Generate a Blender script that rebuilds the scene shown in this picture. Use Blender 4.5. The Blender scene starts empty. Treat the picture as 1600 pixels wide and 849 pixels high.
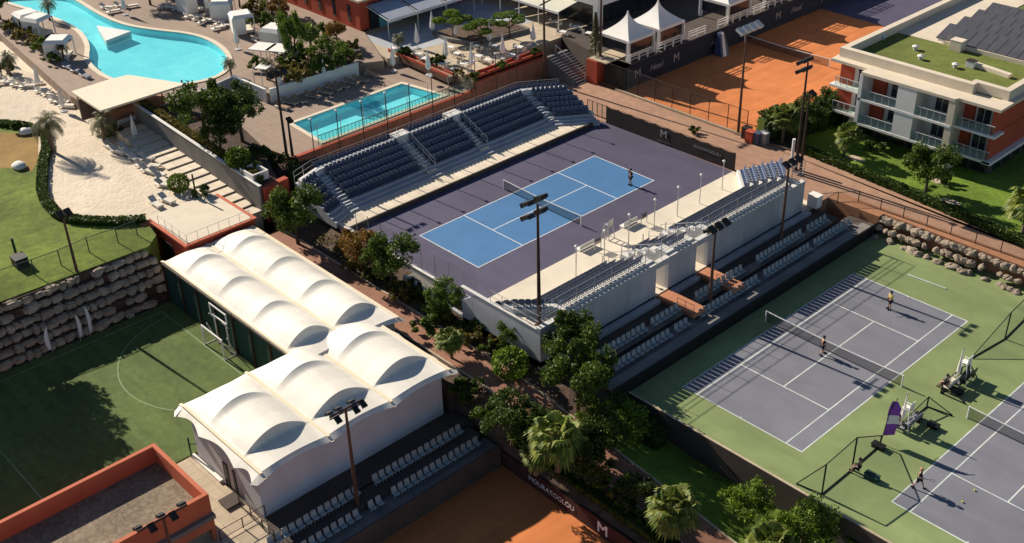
SKY, SUN, EXPO = 0.06, 5.0, 0.60
import bpy, bmesh, math, random
from mathutils import Vector, Matrix, noise
R_ = math.radians
random.seed(7)
scn = bpy.context.scene
COL = scn.collection

# ------------------------------------------------------------------ camera
CAM = Vector((71.15, -68.83, 53.08))
VR = Vector((0.684, 0.729, -0.024)); VF = Vector((-0.632, 0.575, -0.521))
VF.normalize(); VR = (VR - VF * VR.dot(VF)).normalized(); VU = VR.cross(VF).normalized()
FPX = 1800.35
cam = bpy.data.objects.new('camera', bpy.data.cameras.new('camera')); COL.objects.link(cam)
m3 = Matrix((VR, VU, -VF)).transposed()
cam.matrix_world = Matrix.Translation(CAM) @ m3.to_4x4()
cam.data.sensor_width = 36; cam.data.lens = FPX / 1600 * 36
cam.data.clip_end = 3000; cam.data.clip_start = 1
scn.camera = cam
scn.render.resolution_x, scn.render.resolution_y = 1024, 543

# ------------------------------------------------------------------ light
AZ, EL = 5.0, 29.7           # direction the shadows run in, height of the sun
w = bpy.data.worlds.new('World'); scn.world = w; w.use_nodes = True
nt = w.node_tree; bg = nt.nodes['Background']
sky = nt.nodes.new('ShaderNodeTexSky'); sky.sky_type = 'NISHITA'; sky.sun_disc = False
sky.sun_elevation = R_(EL); sky.sun_rotation = R_(264); sky.air_density = 0.75; sky.dust_density = 0.1; sky.altitude = 300
nt.links.new(sky.outputs[0], bg.inputs[0]); bg.inputs[1].default_value = SKY
sl = bpy.data.lights.new('sun', 'SUN'); sl.energy = SUN; sl.angle = R_(0.5); sl.color = (1.0, 0.90, 0.76)
so = bpy.data.objects.new('sun', sl); COL.objects.link(so)
sd = Vector((math.cos(R_(AZ)) * math.cos(R_(EL)), math.sin(R_(AZ)) * math.cos(R_(EL)), -math.sin(R_(EL))))
so.rotation_euler = sd.to_track_quat('-Z', 'Y').to_euler(); so.location = (-60, 0, 60)
scn.view_settings.view_transform = 'Standard'; scn.view_settings.look = 'None'
scn.view_settings.exposure = EXPO; scn.view_settings.gamma = 1

# ------------------------------------------------------------------ helpers
def P(px, py, z=0.0):
    """point of the place at height z seen at photograph position px, py"""
    d = VF * FPX + VR * (px - 800) - VU * (py - 424.5)
    t = (z - CAM.z) / d.z
    return CAM + d * t

def mat(name, col, rough=0.8, var=0.15, scale=1.0, bump=0.0, bscale=None, metal=0.0, spec=0.3,
        col2=None, pattern=None, detail=6, world=True, mottle=0.0, streak=None):
    m = bpy.data.materials.new(name); m.use_nodes = True
    n = m.node_tree.nodes; l = m.node_tree.links
    b = n['Principled BSDF']; b.inputs['Roughness'].default_value = rough
    b.inputs['Metallic'].default_value = metal; b.inputs['Specular IOR Level'].default_value = spec
    if world:
        g = n.new('ShaderNodeNewGeometry'); src = g.outputs['Position']
    else:
        g = n.new('ShaderNodeTexCoord'); src = g.outputs['Object']
    no = n.new('ShaderNodeTexNoise'); no.inputs['Scale'].default_value = scale
    no.inputs['Detail'].default_value = detail; no.inputs['Roughness'].default_value = 0.65
    l.new(src, no.inputs['Vector'])
    ramp = n.new('ShaderNodeValToRGB'); ramp.color_ramp.elements[0].position = 0.3; ramp.color_ramp.elements[1].position = 0.7
    c2 = col2 if col2 else tuple(min(1, c * (1 + var)) for c in col)
    c1 = tuple(c * (1 - var) for c in col) if not col2 else col
    ramp.color_ramp.elements[0].color = (*c1, 1); ramp.color_ramp.elements[1].color = (*c2, 1)
    l.new(no.outputs['Fac'], ramp.inputs[0]); out = ramp.outputs[0]
    if mottle:
        n2 = n.new('ShaderNodeTexNoise'); n2.inputs['Scale'].default_value = scale * 0.09; n2.inputs['Detail'].default_value = 4
        l.new(src, n2.inputs['Vector'])
        mr = n.new('ShaderNodeMapRange'); mr.inputs['From Min'].default_value = 0.3; mr.inputs['From Max'].default_value = 0.7
        mr.inputs['To Min'].default_value = 1 - mottle; mr.inputs['To Max'].default_value = 1 + mottle
        l.new(n2.outputs['Fac'], mr.inputs['Value'])
        vm = n.new('ShaderNodeVectorMath'); vm.operation = 'SCALE'
        l.new(out, vm.inputs[0]); l.new(mr.outputs[0], vm.inputs['Scale']); out = vm.outputs[0]
    if streak:
        amt, sx_, sy_, rot_ = streak
        mp = n.new('ShaderNodeMapping'); mp.inputs['Scale'].default_value = (sx_, sy_, .18); mp.inputs['Rotation'].default_value = (0, 0, rot_); l.new(src, mp.inputs[0])
        n3 = n.new('ShaderNodeTexNoise'); n3.inputs['Scale'].default_value = 1; n3.inputs['Detail'].default_value = 7; n3.inputs['Distortion'].default_value = 0.6; l.new(mp.outputs[0], n3.inputs['Vector'])
        mr3 = n.new('ShaderNodeMapRange'); mr3.inputs['From Min'].default_value = 0.35; mr3.inputs['From Max'].default_value = 0.65; mr3.inputs['To Min'].default_value = 1 - amt; mr3.inputs['To Max'].default_value = 1 + amt
        l.new(n3.outputs['Fac'], mr3.inputs['Value']); v3 = n.new('ShaderNodeVectorMath'); v3.operation = 'SCALE'; l.new(out, v3.inputs[0]); l.new(mr3.outputs[0], v3.inputs['Scale']); out = v3.outputs[0]
    if pattern:
        kind, cell_w, cell_h, joint, jcol = pattern
        br = n.new('ShaderNodeTexBrick'); br.inputs['Scale'].default_value = 1.0
        br.inputs['Brick Width'].default_value = cell_w; br.inputs['Row Height'].default_value = cell_h
        br.inputs['Mortar Size'].default_value = joint; br.offset = 0.5 if kind == 'brick' else 0.0
        br.inputs['Mortar'].default_value = (*jcol, 1)
        br.inputs['Color1'].default_value = (1, 1, 1, 1); br.inputs['Color2'].default_value = (0.86, 0.86, 0.86, 1)
        l.new(src, br.inputs['Vector'])
        mx = n.new('ShaderNodeMix'); mx.data_type = 'RGBA'; mx.blend_type = 'MULTIPLY'; mx.inputs['Factor'].default_value = 1
        l.new(out, mx.inputs['A']); l.new(br.outputs['Color'], mx.inputs['B']); out = mx.outputs['Result']
    l.new(out, b.inputs['Base Color'])
    if bump:
        nb = n.new('ShaderNodeTexNoise'); nb.inputs['Scale'].default_value = bscale or scale * 4; nb.inputs['Detail'].default_value = 8
        l.new(src, nb.inputs['Vector'])
        bp_ = n.new('ShaderNodeBump'); bp_.inputs['Strength'].default_value = bump; bp_.inputs['Distance'].default_value = 0.1
        l.new(nb.outputs['Fac'], bp_.inputs['Height']); l.new(bp_.outputs[0], b.inputs['Normal'])
    return m

def leafmat(name, c1, c2, c3=None):
    m = bpy.data.materials.new(name); m.use_nodes = True
    n = m.node_tree.nodes; l = m.node_tree.links; b = n['Principled BSDF']
    g = n.new('ShaderNodeNewGeometry'); r = n.new('ShaderNodeValToRGB')
    r.color_ramp.elements[0].color = (*c1, 1); r.color_ramp.elements[1].color = (*c2, 1)
    if c3:
        e = r.color_ramp.elements.new(0.93); e.color = (*c3, 1); r.color_ramp.elements[1].position = 0.85
    l.new(g.outputs['Random Per Island'], r.inputs[0])
    oi = n.new('ShaderNodeObjectInfo'); mr = n.new('ShaderNodeMapRange'); mr.inputs['To Min'].default_value = 0.8; mr.inputs['To Max'].default_value = 1.2
    l.new(oi.outputs['Random'], mr.inputs['Value'])
    vm = n.new('ShaderNodeVectorMath'); vm.operation = 'SCALE'; l.new(r.outputs[0], vm.inputs[0]); l.new(mr.outputs[0], vm.inputs['Scale'])
    l.new(vm.outputs[0], b.inputs['Base Color'])
    b.inputs['Roughness'].default_value = 0.55; b.inputs['Specular IOR Level'].default_value = 0.25
    tr = n.new('ShaderNodeBsdfTranslucent'); l.new(vm.outputs[0], tr.inputs[0])
    mx = n.new('ShaderNodeMixShader'); mx.inputs[0].default_value = 0.3
    l.new(b.outputs[0], mx.inputs[1]); l.new(tr.outputs[0], mx.inputs[2]); l.new(mx.outputs[0], n['Material Output'].inputs[0])
    return m

def meshmat(name, col, clear):
    m = bpy.data.materials.new(name); m.use_nodes = True
    n = m.node_tree.nodes; l = m.node_tree.links; b = n['Principled BSDF']
    b.inputs['Base Color'].default_value = (*col, 1); b.inputs['Roughness'].default_value = 0.6
    t = n.new('ShaderNodeBsdfTransparent'); mx = n.new('ShaderNodeMixShader'); mx.inputs[0].default_value = clear
    l.new(b.outputs[0], mx.inputs[1]); l.new(t.outputs[0], mx.inputs[2]); l.new(mx.outputs[0], n['Material Output'].inputs[0])
    return m

class MB:
    def __init__(s): s.v = []; s.f = []; s.m = []; s.cur = 0
    def quadface(s, *ids): s.f.append(tuple(ids)); s.m.append(s.cur)
    def face(s, pts):
        i = len(s.v); s.v += [tuple(p) for p in pts]; s.quadface(*range(i, i + len(pts)))
    def hexa(s, b, t):
        i = len(s.v); s.v += [tuple(p) for p in b] + [tuple(p) for p in t]; k = len(b)
        s.quadface(*[i + j for j in reversed(range(k))]); s.quadface(*[i + k + j for j in range(k)])
        for j in range(k):
            s.quadface(i + j, i + (j + 1) % k, i + k + (j + 1) % k, i + k + j)
    def box(s, x0, x1, y0, y1, z0, z1):
        if x0 > x1: x0, x1 = x1, x0
        if y0 > y1: y0, y1 = y1, y0
        c = [(x0, y0), (x1, y0), (x1, y1), (x0, y1)]
        s.hexa([(a, b, z0) for a, b in c], [(a, b, z1) for a, b in c]); return s
    def obox(s, c, sx, sy, sz, rz=0, tilt=0):
        """box centred at c, rotated by tilt about its y then rz about z"""
        M = Matrix.Translation(c) @ Matrix.Rotation(rz, 4, 'Z') @ Matrix.Rotation(tilt, 4, 'Y')
        q = [(-sx/2, -sy/2), (sx/2, -sy/2), (sx/2, sy/2), (-sx/2, sy/2)]
        s.hexa([M @ Vector((a, b, -sz/2)) for a, b in q], [M @ Vector((a, b, sz/2)) for a, b in q]); return s
    def prism(s, poly, z0, z1):
        a = sum(poly[i][0] * poly[(i+1) % len(poly)][1] - poly[(i+1) % len(poly)][0] * poly[i][1] for i in range(len(poly)))
        if a < 0: poly = list(reversed(poly))
        s.hexa([(p[0], p[1], z0) for p in poly], [(p[0], p[1], p[2] if len(p) > 2 and z1 is None else z1) for p in poly]); return s
    def tube(s, p0, p1, r0, r1=None, n=8, cap=True):
        p0 = Vector(p0); p1 = Vector(p1); r1 = r0 if r1 is None else r1
        d = (p1 - p0)
        if d.length < 1e-6: return s
        d.normalize(); a = Vector((0, 0, 1)) if abs(d.z) < 0.9 else Vector((1, 0, 0))
        u = d.cross(a).normalized(); v = d.cross(u)
        i = len(s.v)
        for p, r in ((p0, r0), (p1, r1)):
            for k in range(n):
                t = 2 * math.pi * k / n; s.v.append(tuple(p + (u * math.cos(t) + v * math.sin(t)) * r))
        for k in range(n): s.quadface(i + k, i + n + k, i + n + (k + 1) % n, i + (k + 1) % n)
        if cap:
            s.quadface(*[i + k for k in range(n)]); s.quadface(*[i + n + k for k in reversed(range(n))])
        return s
    def lathe(s, prof, c=(0, 0, 0), n=12, squash=None):
        i = len(s.v)
        for r, z in prof:
            for k in range(n):
                t = 2 * math.pi * k / n; rr = r * (squash(k, n) if squash else 1)
                s.v.append((c[0] + rr * math.cos(t), c[1] + rr * math.sin(t), c[2] + z))
        for j in range(len(prof) - 1):
            for k in range(n):
                a = i + j * n + k; b = i + j * n + (k + 1) % n
                s.quadface(a, b, b + n, a + n)
        s.quadface(*[i + k for k in reversed(range(n))]); s.quadface(*[i + (len(prof)-1)*n + k for k in range(n)])
        return s
    def grid(s, fn, nu, nv):
        i = len(s.v)
        for a in range(nu + 1):
            for b in range(nv + 1): s.v.append(tuple(fn(a / nu, b / nv)))
        for a in range(nu):
            for b in range(nv):
                k = i + a * (nv + 1) + b; s.quadface(k, k + nv + 1, k + nv + 2, k + 1)
        return s
    def mesh(s, name, mats, off=None, smooth=False):
        me = bpy.data.meshes.new(name)
        vs = s.v if off is None else [(a - off[0], b - off[1], c - off[2]) for a, b, c in s.v]
        me.from_pydata(vs, [], s.f)
        for mm in (mats if isinstance(mats, (list, tuple)) else [mats]): me.materials.append(mm)
        for p, k in zip(me.polygons, s.m): p.material_index = k
        if smooth:
            for p in me.polygons: p.use_smooth = True
        me.update(); return me
    def build(s, name, mats, parent=None, smooth=False, bevel=0, world=True):
        off = None
        if parent is not None and world:
            off = worldloc(parent)
        me = s.mesh(name, mats, off, smooth)
        o = bpy.data.objects.new(name, me); COL.objects.link(o)
        if parent is not None: o.parent = parent
        if bevel:
            b = o.modifiers.new('b', 'BEVEL'); b.width = bevel; b.segments = 2; b.limit_method = 'ANGLE'
        return o

def worldloc(o):
    v = Vector((0, 0, 0))
    while o is not None:
        v += Vector(o.location); o = o.parent
    return v

def tag(o, label=None, cat=None, group=None, kind=None):
    if label: o['label'] = label
    if cat: o['category'] = cat
    if group: o['group'] = group
    if kind: o['kind'] = kind
    return o
def thing(name, label, cat, loc=(0, 0, 0), rz=0, group=None):
    o = bpy.data.objects.new(name, None); COL.objects.link(o)
    o.location = loc; o.rotation_euler = (0, 0, rz); o.empty_display_size = 0.3
    return tag(o, label, cat, group)
def struct(name, mb, m, smooth=False):
    o = mb.build(name, m, None, smooth); o['kind'] = 'structure'; return o
def kids(o): return [c for c in ALLC.get(o.name, [])]
def copy_tree(src, loc=None, rz=None, label=None, scale=None, group=None):
    ch = list(src.children)
    r = src.copy(); COL.objects.link(r)
    if loc is not None: r.location = loc
    if rz is not None: r.rotation_euler = (0, 0, rz)
    if scale is not None: r.scale = (scale,) * 3 if not isinstance(scale, (tuple, list)) else scale
    if label: r['label'] = label
    if group: r['group'] = group
    for c in ch:
        d = c.copy(); COL.objects.link(d); d.parent = r
        for g in list(c.children):
            e = g.copy(); COL.objects.link(e); e.parent = d
    return r
ORD = ['first','second','third','fourth','fifth','sixth','seventh','eighth','ninth','tenth','eleventh','twelfth','thirteenth',
       'fourteenth','fifteenth','sixteenth','seventeenth','eighteenth','nineteenth','twentieth']
class Protos:
    """builds the first of a kind and copies it for every further one"""
    def __init__(s): s.d = {}
    def put(s, key, maker, label, loc, rz=0, scale=None, group=None):
        if key not in s.d:
            o = maker(); s.d[key] = o; o.location = loc; o.rotation_euler = (0, 0, rz)
            if scale is not None: o.scale = (scale,) * 3 if not isinstance(scale, (tuple, list)) else scale
            o['label'] = label
            if group: o['group'] = group
            return o
        return copy_tree(s.d[key], loc, rz, label, scale if scale is not None else 1, group)
PR = Protos()
def text_obj(body, size, M, m, name, parent, depth=0.01, shear=0):
    cu = bpy.data.curves.new('t', 'FONT'); cu.body = body; cu.size = size; cu.extrude = depth; cu.align_x = 'CENTER'; cu.align_y = 'CENTER'; cu.shear = shear
    to = bpy.data.objects.new('t', cu); COL.objects.link(to)
    bpy.context.view_layer.update()
    me = bpy.data.meshes.new_from_object(to); bpy.data.objects.remove(to)
    me.transform(M)
    if parent is not None: me.transform(Matrix.Translation(-worldloc(parent)))
    me.materials.clear(); me.materials.append(m)
    o = bpy.data.objects.new(name, me); COL.objects.link(o); o.parent = parent
    return o

# ------------------------------------------------------------------ materials
M = {}
M['earth'] = mat('dry earth', (0.16, 0.11, 0.07), 0.95, 0.35, 0.6, 0.6, 3)
M['soil'] = mat('planting soil', (0.085, 0.055, 0.038), 0.95, 0.45, 1.2, 0.8, 4, mottle=0.25)
M['court_purple'] = mat('purple court paint', (0.080, 0.072, 0.118), 0.75, 0.10, 0.25, streak=(.07, .12, .5, 0), mottle=0.12, spec=0.3)
M['court_blue'] = mat('blue court paint', (0.060, 0.172, 0.350), 0.7, 0.08, 0.35, mottle=0.08, spec=0.3)
M['court_green'] = mat('green court paint', (0.205, 0.255, 0.105), 0.8, 0.10, 0.3, streak=(.09, .2, .5, .4), mottle=0.14, spec=0.25)
M['court_grey'] = mat('grey court paint', (0.178, 0.180, 0.208), 0.8, 0.07, 0.4, streak=(.06, .15, .6, 0), mottle=0.11, spec=0.25)
M['line'] = mat('white line paint', (0.72, 0.72, 0.70), 0.6, 0.12, 1.5, mottle=.08)
M['oldline'] = mat('faded line paint', (0.56, 0.60, 0.56), 0.7, 0.22, 1.2, mottle=.15)
M['clay'] = mat('orange clay', (0.56, 0.185, 0.058), 0.95, 0.10, 0.5, 0.2, 8, streak=(.08, 1.2, .12, .1), mottle=0.16)
M['turf'] = mat('artificial turf', (0.095, 0.132, 0.034), 0.9, 0.2, 1.8, 0.4, 20, streak=(.10, .08, 1.0, 0), mottle=0.2)
M['turfline'] = mat('worn turf line', (0.22, 0.30, 0.16), 0.9, 0.15, 3)
M['brick'] = mat('brick paving', (0.33, 0.165, 0.108), 0.85, 0.12, 1.2, 0.15, 20, pattern=('brick', 0.24, 0.12, 0.012, (0.72, 0.66, 0.6)), mottle=0.12)
M['brickroad'] = mat('promenade paving', (0.40, 0.235, 0.155), 0.85, 0.12, 0.9, 0.15, 20, pattern=('brick', 0.9, 0.45, 0.02, (0.8, 0.75, 0.7)), mottle=0.12)
M['pooldeck'] = mat('pool deck boards', (0.335, 0.245, 0.185), 0.8, 0.10, 0.8, pattern=('grid', 4.0, 0.22, 0.02, (0.7, 0.68, 0.66)), mottle=0.1)
M['stone'] = mat('pale stone paving', (0.52, 0.42, 0.30), 0.8, 0.10, 0.8, pattern=('grid', 0.9, 0.9, 0.03, (0.72, 0.7, 0.66)), mottle=0.08)
M['deckslab'] = mat('cream deck slabs', (0.74, 0.64, 0.50), 0.8, 0.07, 0.9, pattern=('grid', 1.0, 1.0, 0.035, (0.74, 0.68, 0.6)), mottle=0.05)
M['cream'] = mat('cream concrete', (0.66, 0.57, 0.44), 0.8, 0.07, 0.7, mottle=0.08)
M['sand'] = mat('sand', (0.66, 0.56, 0.43), 0.95, 0.10, 0.9, 0.9, 3, mottle=0.1)
M['lawn'] = mat('lawn', (0.135, 0.180, 0.024), 0.95, 0.3, 1.6, 0.6, 12, streak=(.12, .9, .15, .5), mottle=0.32)
M['lawnr'] = mat('watered lawn', (0.125, 0.200, 0.020), 0.95, 0.3, 1.8, 0.6, 12, streak=(.1, .2, .9, 0), mottle=0.3)
M['drylawn'] = mat('dry lawn', (0.29, 0.18, 0.055), 0.95, 0.2, 0.5, 0.4, 12, mottle=0.2)
M['roofgreen'] = mat('green roof sedum', (0.125, 0.150, 0.030), 0.95, 0.22, 0.8, 0.5, 10, mottle=0.18)
M['white'] = mat('white render', (0.72, 0.70, 0.66), 0.7, 0.05, 0.5, mottle=0.04)
M['greywall'] = mat('pale grey concrete', (0.45, 0.45, 0.46), 0.8, 0.12, 0.5, streak=(.06, .7, .7, 0), pattern=('grid', 2.6, 2.6, .03, (.75, .75, .75)), mottle=0.12)
M['dirtyconc'] = mat('weathered and shaded concrete', (0.20, 0.185, 0.17), 0.85, 0.22, 0.5, mottle=0.2)
M['darkconc'] = mat('dark stained and shaded concrete', (0.085, 0.066, 0.055), 0.9, 0.2, 0.5, mottle=0.2)
M['red'] = mat('red render', (0.42, 0.075, 0.035), 0.8, 0.09, 0.6, mottle=0.1)
M['redtop'] = mat('red coping', (0.50, 0.13, 0.065), 0.8, 0.09, 0.8)
M['orange'] = mat('orange red render', (0.50, 0.135, 0.065), 0.8, 0.10, 0.6, mottle=0.1)
M['brickwall'] = mat('weathered brick wall', (0.30, 0.135, 0.085), 0.9, 0.2, 0.8, pattern=('brick', 0.5, 0.2, 0.02, (0.7, 0.65, 0.6)), mottle=0.2)
M['gravel'] = mat('roof gravel', (0.23, 0.185, 0.13), 0.95, 0.4, 3.5, 0.5, 14, mottle=0.18)
M['membrane'] = mat('white roof membrane', (0.82, 0.775, 0.68), 0.6, 0.05, 1.2, 0.12, 1.0, streak=(.035, .12, 1.6, 0), pattern=('grid', 1.37, 40, .02, (.90, .86, .8)), mottle=0.07)
M['seam'] = mat('membrane seam', (0.78, 0.66, 0.46), 0.6, 0.05, 1)
M['membwall'] = mat('tent side wall', (0.58, 0.57, 0.59), 0.7, 0.06, 0.4, streak=(.04, .6, .6, 0), mottle=0.08)
M['navy'] = mat('navy seat plastic', (0.055, 0.075, 0.125), 0.45, 0.1, 2, spec=0.5)
M['blueseat'] = mat('blue seat plastic', (0.06, 0.085, 0.155), 0.45, 0.12, 2, spec=0.5)
M['greyseat'] = mat('pale grey seat plastic', (0.30, 0.33, 0.33), 0.5, 0.12, 2)
M['tier'] = mat('stand concrete', (0.38, 0.40, 0.43), 0.8, 0.12, 0.6, mottle=0.1)
M['tierlight'] = mat('white stand concrete', (0.60, 0.58, 0.54), 0.8, 0.1, 0.6, mottle=0.08)
M['steel'] = mat('galvanised steel', (0.40, 0.40, 0.40), 0.45, 0.1, 2, metal=0.5)
M['darksteel'] = mat('dark bronze steel', (0.045, 0.028, 0.022), 0.5, 0.2, 1, metal=0.2)
M['rust'] = mat('brown mast steel', (0.10, 0.055, 0.038), 0.6, 0.2, 1)
M['black'] = mat('black paint and shade', (0.012, 0.012, 0.013), 0.5, 0.2, 2)
M['greenfence'] = mat('green windbreak', (0.020, 0.060, 0.045), 0.8, 0.15, 1.5, mottle=0.1)
M['banner'] = mat('dark brown windbreak banner', (0.040, 0.030, 0.026), 0.85, 0.2, 1, mottle=0.15)
M['banner_red'] = mat('maroon windbreak banner', (0.060, 0.022, 0.018), 0.85, 0.2, 1, mottle=0.15)
M['wood'] = mat('timber boards', (0.36, 0.17, 0.09), 0.75, 0.15, 1.2, mottle=0.1)
M['terracotta'] = mat('terracotta boards', (0.46, 0.19, 0.10), 0.75, 0.15, 1.2)
M['awning'] = mat('cream awning', (0.60, 0.58, 0.47), 0.8, 0.05, 0.8)
M['awninggrey'] = mat('grey glass awning', (0.33, 0.36, 0.42), 0.5, 0.08, 0.8)
M['canvas'] = mat('white canvas', (0.76, 0.73, 0.68), 0.8, 0.05, 1)
M['rustleaf'] = leafmat('rust tinged foliage', (0.045, 0.055, 0.012), (0.15, 0.14, 0.022), (0.36, 0.16, 0.03))
M['creamroof'] = mat('cream flat roof', (0.76, 0.66, 0.50), 0.7, 0.05, 0.6, mottle=0.05)
M['standdeck'] = mat('smooth deck concrete', (0.68, 0.60, 0.47), 0.8, 0.06, 0.8, streak=(.05, .3, .3, 0), mottle=0.06)  # cream concrete without slab joints
M['tan'] = mat('tan cushion', (0.30, 0.20, 0.12), 0.8, 0.1, 2)
M['rocklight'] = mat('pale ledge rock', (0.36, 0.30, 0.22), 0.9, 0.4, 0.9, 0.6, 4, mottle=0.25)  # one pale tone for every stone of the wall
M['cushion'] = mat('pale cushion', (0.66, 0.60, 0.50), 0.8, 0.08, 2)
M['greycushion'] = mat('grey cushion', (0.20, 0.20, 0.23), 0.8, 0.08, 2)
M['bark'] = mat('bark', (0.095, 0.062, 0.042), 0.9, 0.3, 3, 0.5, 10)
M['palmbark'] = mat('palm bark', (0.16, 0.11, 0.075), 0.9, 0.3, 5, 0.6, 12)
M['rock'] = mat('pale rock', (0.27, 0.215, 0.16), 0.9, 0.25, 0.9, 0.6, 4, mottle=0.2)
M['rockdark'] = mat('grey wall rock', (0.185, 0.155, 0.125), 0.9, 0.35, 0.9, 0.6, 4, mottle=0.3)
M['solar'] = mat('solar panel', (0.085, 0.085, 0.095), 0.35, 0.15, 1, spec=0.5)
M['lightframe'] = mat('pale metal frame', (0.5, 0.5, 0.5), 0.5, 0.05, 2)
M['purple'] = mat('purple flag cloth', (0.26, 0.07, 0.38), 0.8, 0.1, 1)
M['skin'] = mat('skin', (0.42, 0.24, 0.16), 0.6, 0.05, 2)
M['yellow'] = mat('yellow shirt', (0.60, 0.62, 0.05), 0.8, 0.05, 2)
M['darkcloth'] = mat('dark clothing', (0.018, 0.020, 0.028), 0.8, 0.1, 2)
M['teal'] = mat('teal panel', (0.12, 0.40, 0.42), 0.7, 0.05, 1)
M['leaf'] = leafmat('green foliage', (0.040, 0.080, 0.010), (0.14, 0.20, 0.024))
M['leafdark'] = leafmat('dark foliage', (0.024, 0.050, 0.010), (0.080, 0.115, 0.018))
M['leafbright'] = leafmat('bright foliage', (0.06, 0.115, 0.012), (0.20, 0.28, 0.022))
M['leafolive'] = leafmat('olive foliage', (0.050, 0.060, 0.012), (0.17, 0.165, 0.025), (0.26, 0.19, 0.04))
M['hedge'] = leafmat('hedge foliage', (0.025, 0.055, 0.010), (0.10, 0.16, 0.025))
M['palm'] = leafmat('palm fronds', (0.045, 0.105, 0.014), (0.12, 0.21, 0.028), (0.26, 0.27, 0.05))
M['palmgrey'] = leafmat('grey palm fronds', (0.07, 0.08, 0.035), (0.20, 0.19, 0.09))
M['net'] = meshmat('net mesh', (0.02, 0.022, 0.03), 0.45)
M['chain'] = meshmat('chain link mesh', (0.10, 0.11, 0.10), 0.86)
M['windmesh'] = meshmat('dark wind mesh', (0.015, 0.03, 0.022), 0.35)
gl = bpy.data.materials.new('clear glass'); gl.use_nodes = True
_n = gl.node_tree.nodes; _b = _n['Principled BSDF']; _b.inputs['Base Color'].default_value = (0.25, 0.35, 0.36, 1); _b.inputs['Roughness'].default_value = 0.05
_t = _n.new('ShaderNodeBsdfTransparent'); _t.inputs[0].default_value = (0.85, 0.95, 0.93, 1); _m = _n.new('ShaderNodeMixShader'); _m.inputs[0].default_value = 0.9
gl.node_tree.links.new(_b.outputs[0], _m.inputs[1]); gl.node_tree.links.new(_t.outputs[0], _m.inputs[2]); gl.node_tree.links.new(_m.outputs[0], _n['Material Output'].inputs[0])
M['glass'] = gl
M['darkglass'] = mat('dark window glass', (0.018, 0.022, 0.028), 0.12, 0.3, 0.5, spec=0.6)

def watermat(name, shallow, deep):
    m = bpy.data.materials.new(name); m.use_nodes = True
    n = m.node_tree.nodes; l = m.node_tree.links; b = n['Principled BSDF']
    g = n.new('ShaderNodeNewGeometry')
    vo = n.new('ShaderNodeTexVoronoi'); vo.feature = 'SMOOTH_F1'; vo.inputs['Scale'].default_value = 1.1
    no = n.new('ShaderNodeTexNoise'); no.inputs['Scale'].default_value = 0.25; no.inputs['Detail'].default_value = 5
    ns = n.new('ShaderNodeTexNoise'); ns.inputs['Scale'].default_value = 1.6; ns.inputs['Detail'].default_value = 3
    l.new(g.outputs['Position'], no.inputs['Vector']); l.new(g.outputs['Position'], ns.inputs['Vector'])
    va = n.new('ShaderNodeVectorMath'); va.operation = 'ADD'; l.new(g.outputs['Position'], va.inputs[0]); l.new(ns.outputs['Color'], va.inputs[1]); l.new(va.outputs[0], vo.inputs['Vector'])
    ma = n.new('ShaderNodeMath'); ma.operation = 'MULTIPLY_ADD'; ma.inputs[1].default_value = 0.35; l.new(vo.outputs['Distance'], ma.inputs[0]); l.new(no.outputs['Fac'], ma.inputs[2])
    r = n.new('ShaderNodeValToRGB'); r.color_ramp.elements[0].position = 0.35; r.color_ramp.elements[1].position = 0.95
    r.color_ramp.elements[0].color = (*deep, 1); r.color_ramp.elements[1].color = (*shallow, 1)
    l.new(ma.outputs[0], r.inputs[0]); l.new(r.outputs[0], b.inputs['Base Color'])
    b.inputs['Roughness'].default_value = 0.08; b.inputs['IOR'].default_value = 1.33
    nb = n.new('ShaderNodeTexNoise'); nb.inputs['Scale'].default_value = 3.0; l.new(g.outputs['Position'], nb.inputs['Vector'])
    bb = n.new('ShaderNodeBump'); bb.inputs['Strength'].default_value = 0.15; bb.inputs['Distance'].default_value = 0.05
    l.new(nb.outputs['Fac'], bb.inputs['Height']); l.new(bb.outputs[0], b.inputs['Normal'])
    return m
def clearwater(name):
    m = bpy.data.materials.new(name); m.use_nodes = True
    n = m.node_tree.nodes; l = m.node_tree.links; b = n['Principled BSDF']; g = n.new('ShaderNodeNewGeometry')
    b.inputs['Base Color'].default_value = (0.14, 0.52, 0.58, 1); b.inputs['Roughness'].default_value = 0.05; b.inputs['IOR'].default_value = 1.33
    nb = n.new('ShaderNodeTexNoise'); nb.inputs['Scale'].default_value = 1.8; nb.inputs['Detail'].default_value = 4; l.new(g.outputs['Position'], nb.inputs['Vector'])
    bb = n.new('ShaderNodeBump'); bb.inputs['Strength'].default_value = 0.35; bb.inputs['Distance'].default_value = 0.08
    l.new(nb.outputs['Fac'], bb.inputs['Height']); l.new(bb.outputs[0], b.inputs['Normal'])
    t = n.new('ShaderNodeBsdfTransparent'); t.inputs[0].default_value = (0.66, 0.97, 0.99, 1)
    mx = n.new('ShaderNodeMixShader'); mx.inputs[0].default_value = 0.78
    l.new(b.outputs[0], mx.inputs[1]); l.new(t.outputs[0], mx.inputs[2]); l.new(mx.outputs[0], n['Material Output'].inputs[0]); return m
M['poolfloor'] = watermat('pool floor tiles', (0.55, 0.92, 0.93), (0.26, 0.74, 0.80))
M['poolfloor'].node_tree.nodes['Principled BSDF'].inputs['Roughness'].default_value = 0.6
M['clearwater'] = clearwater('clear pool water')
M['water'] = watermat('pool water', (0.14, 0.60, 0.58), (0.055, 0.46, 0.48))
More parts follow.
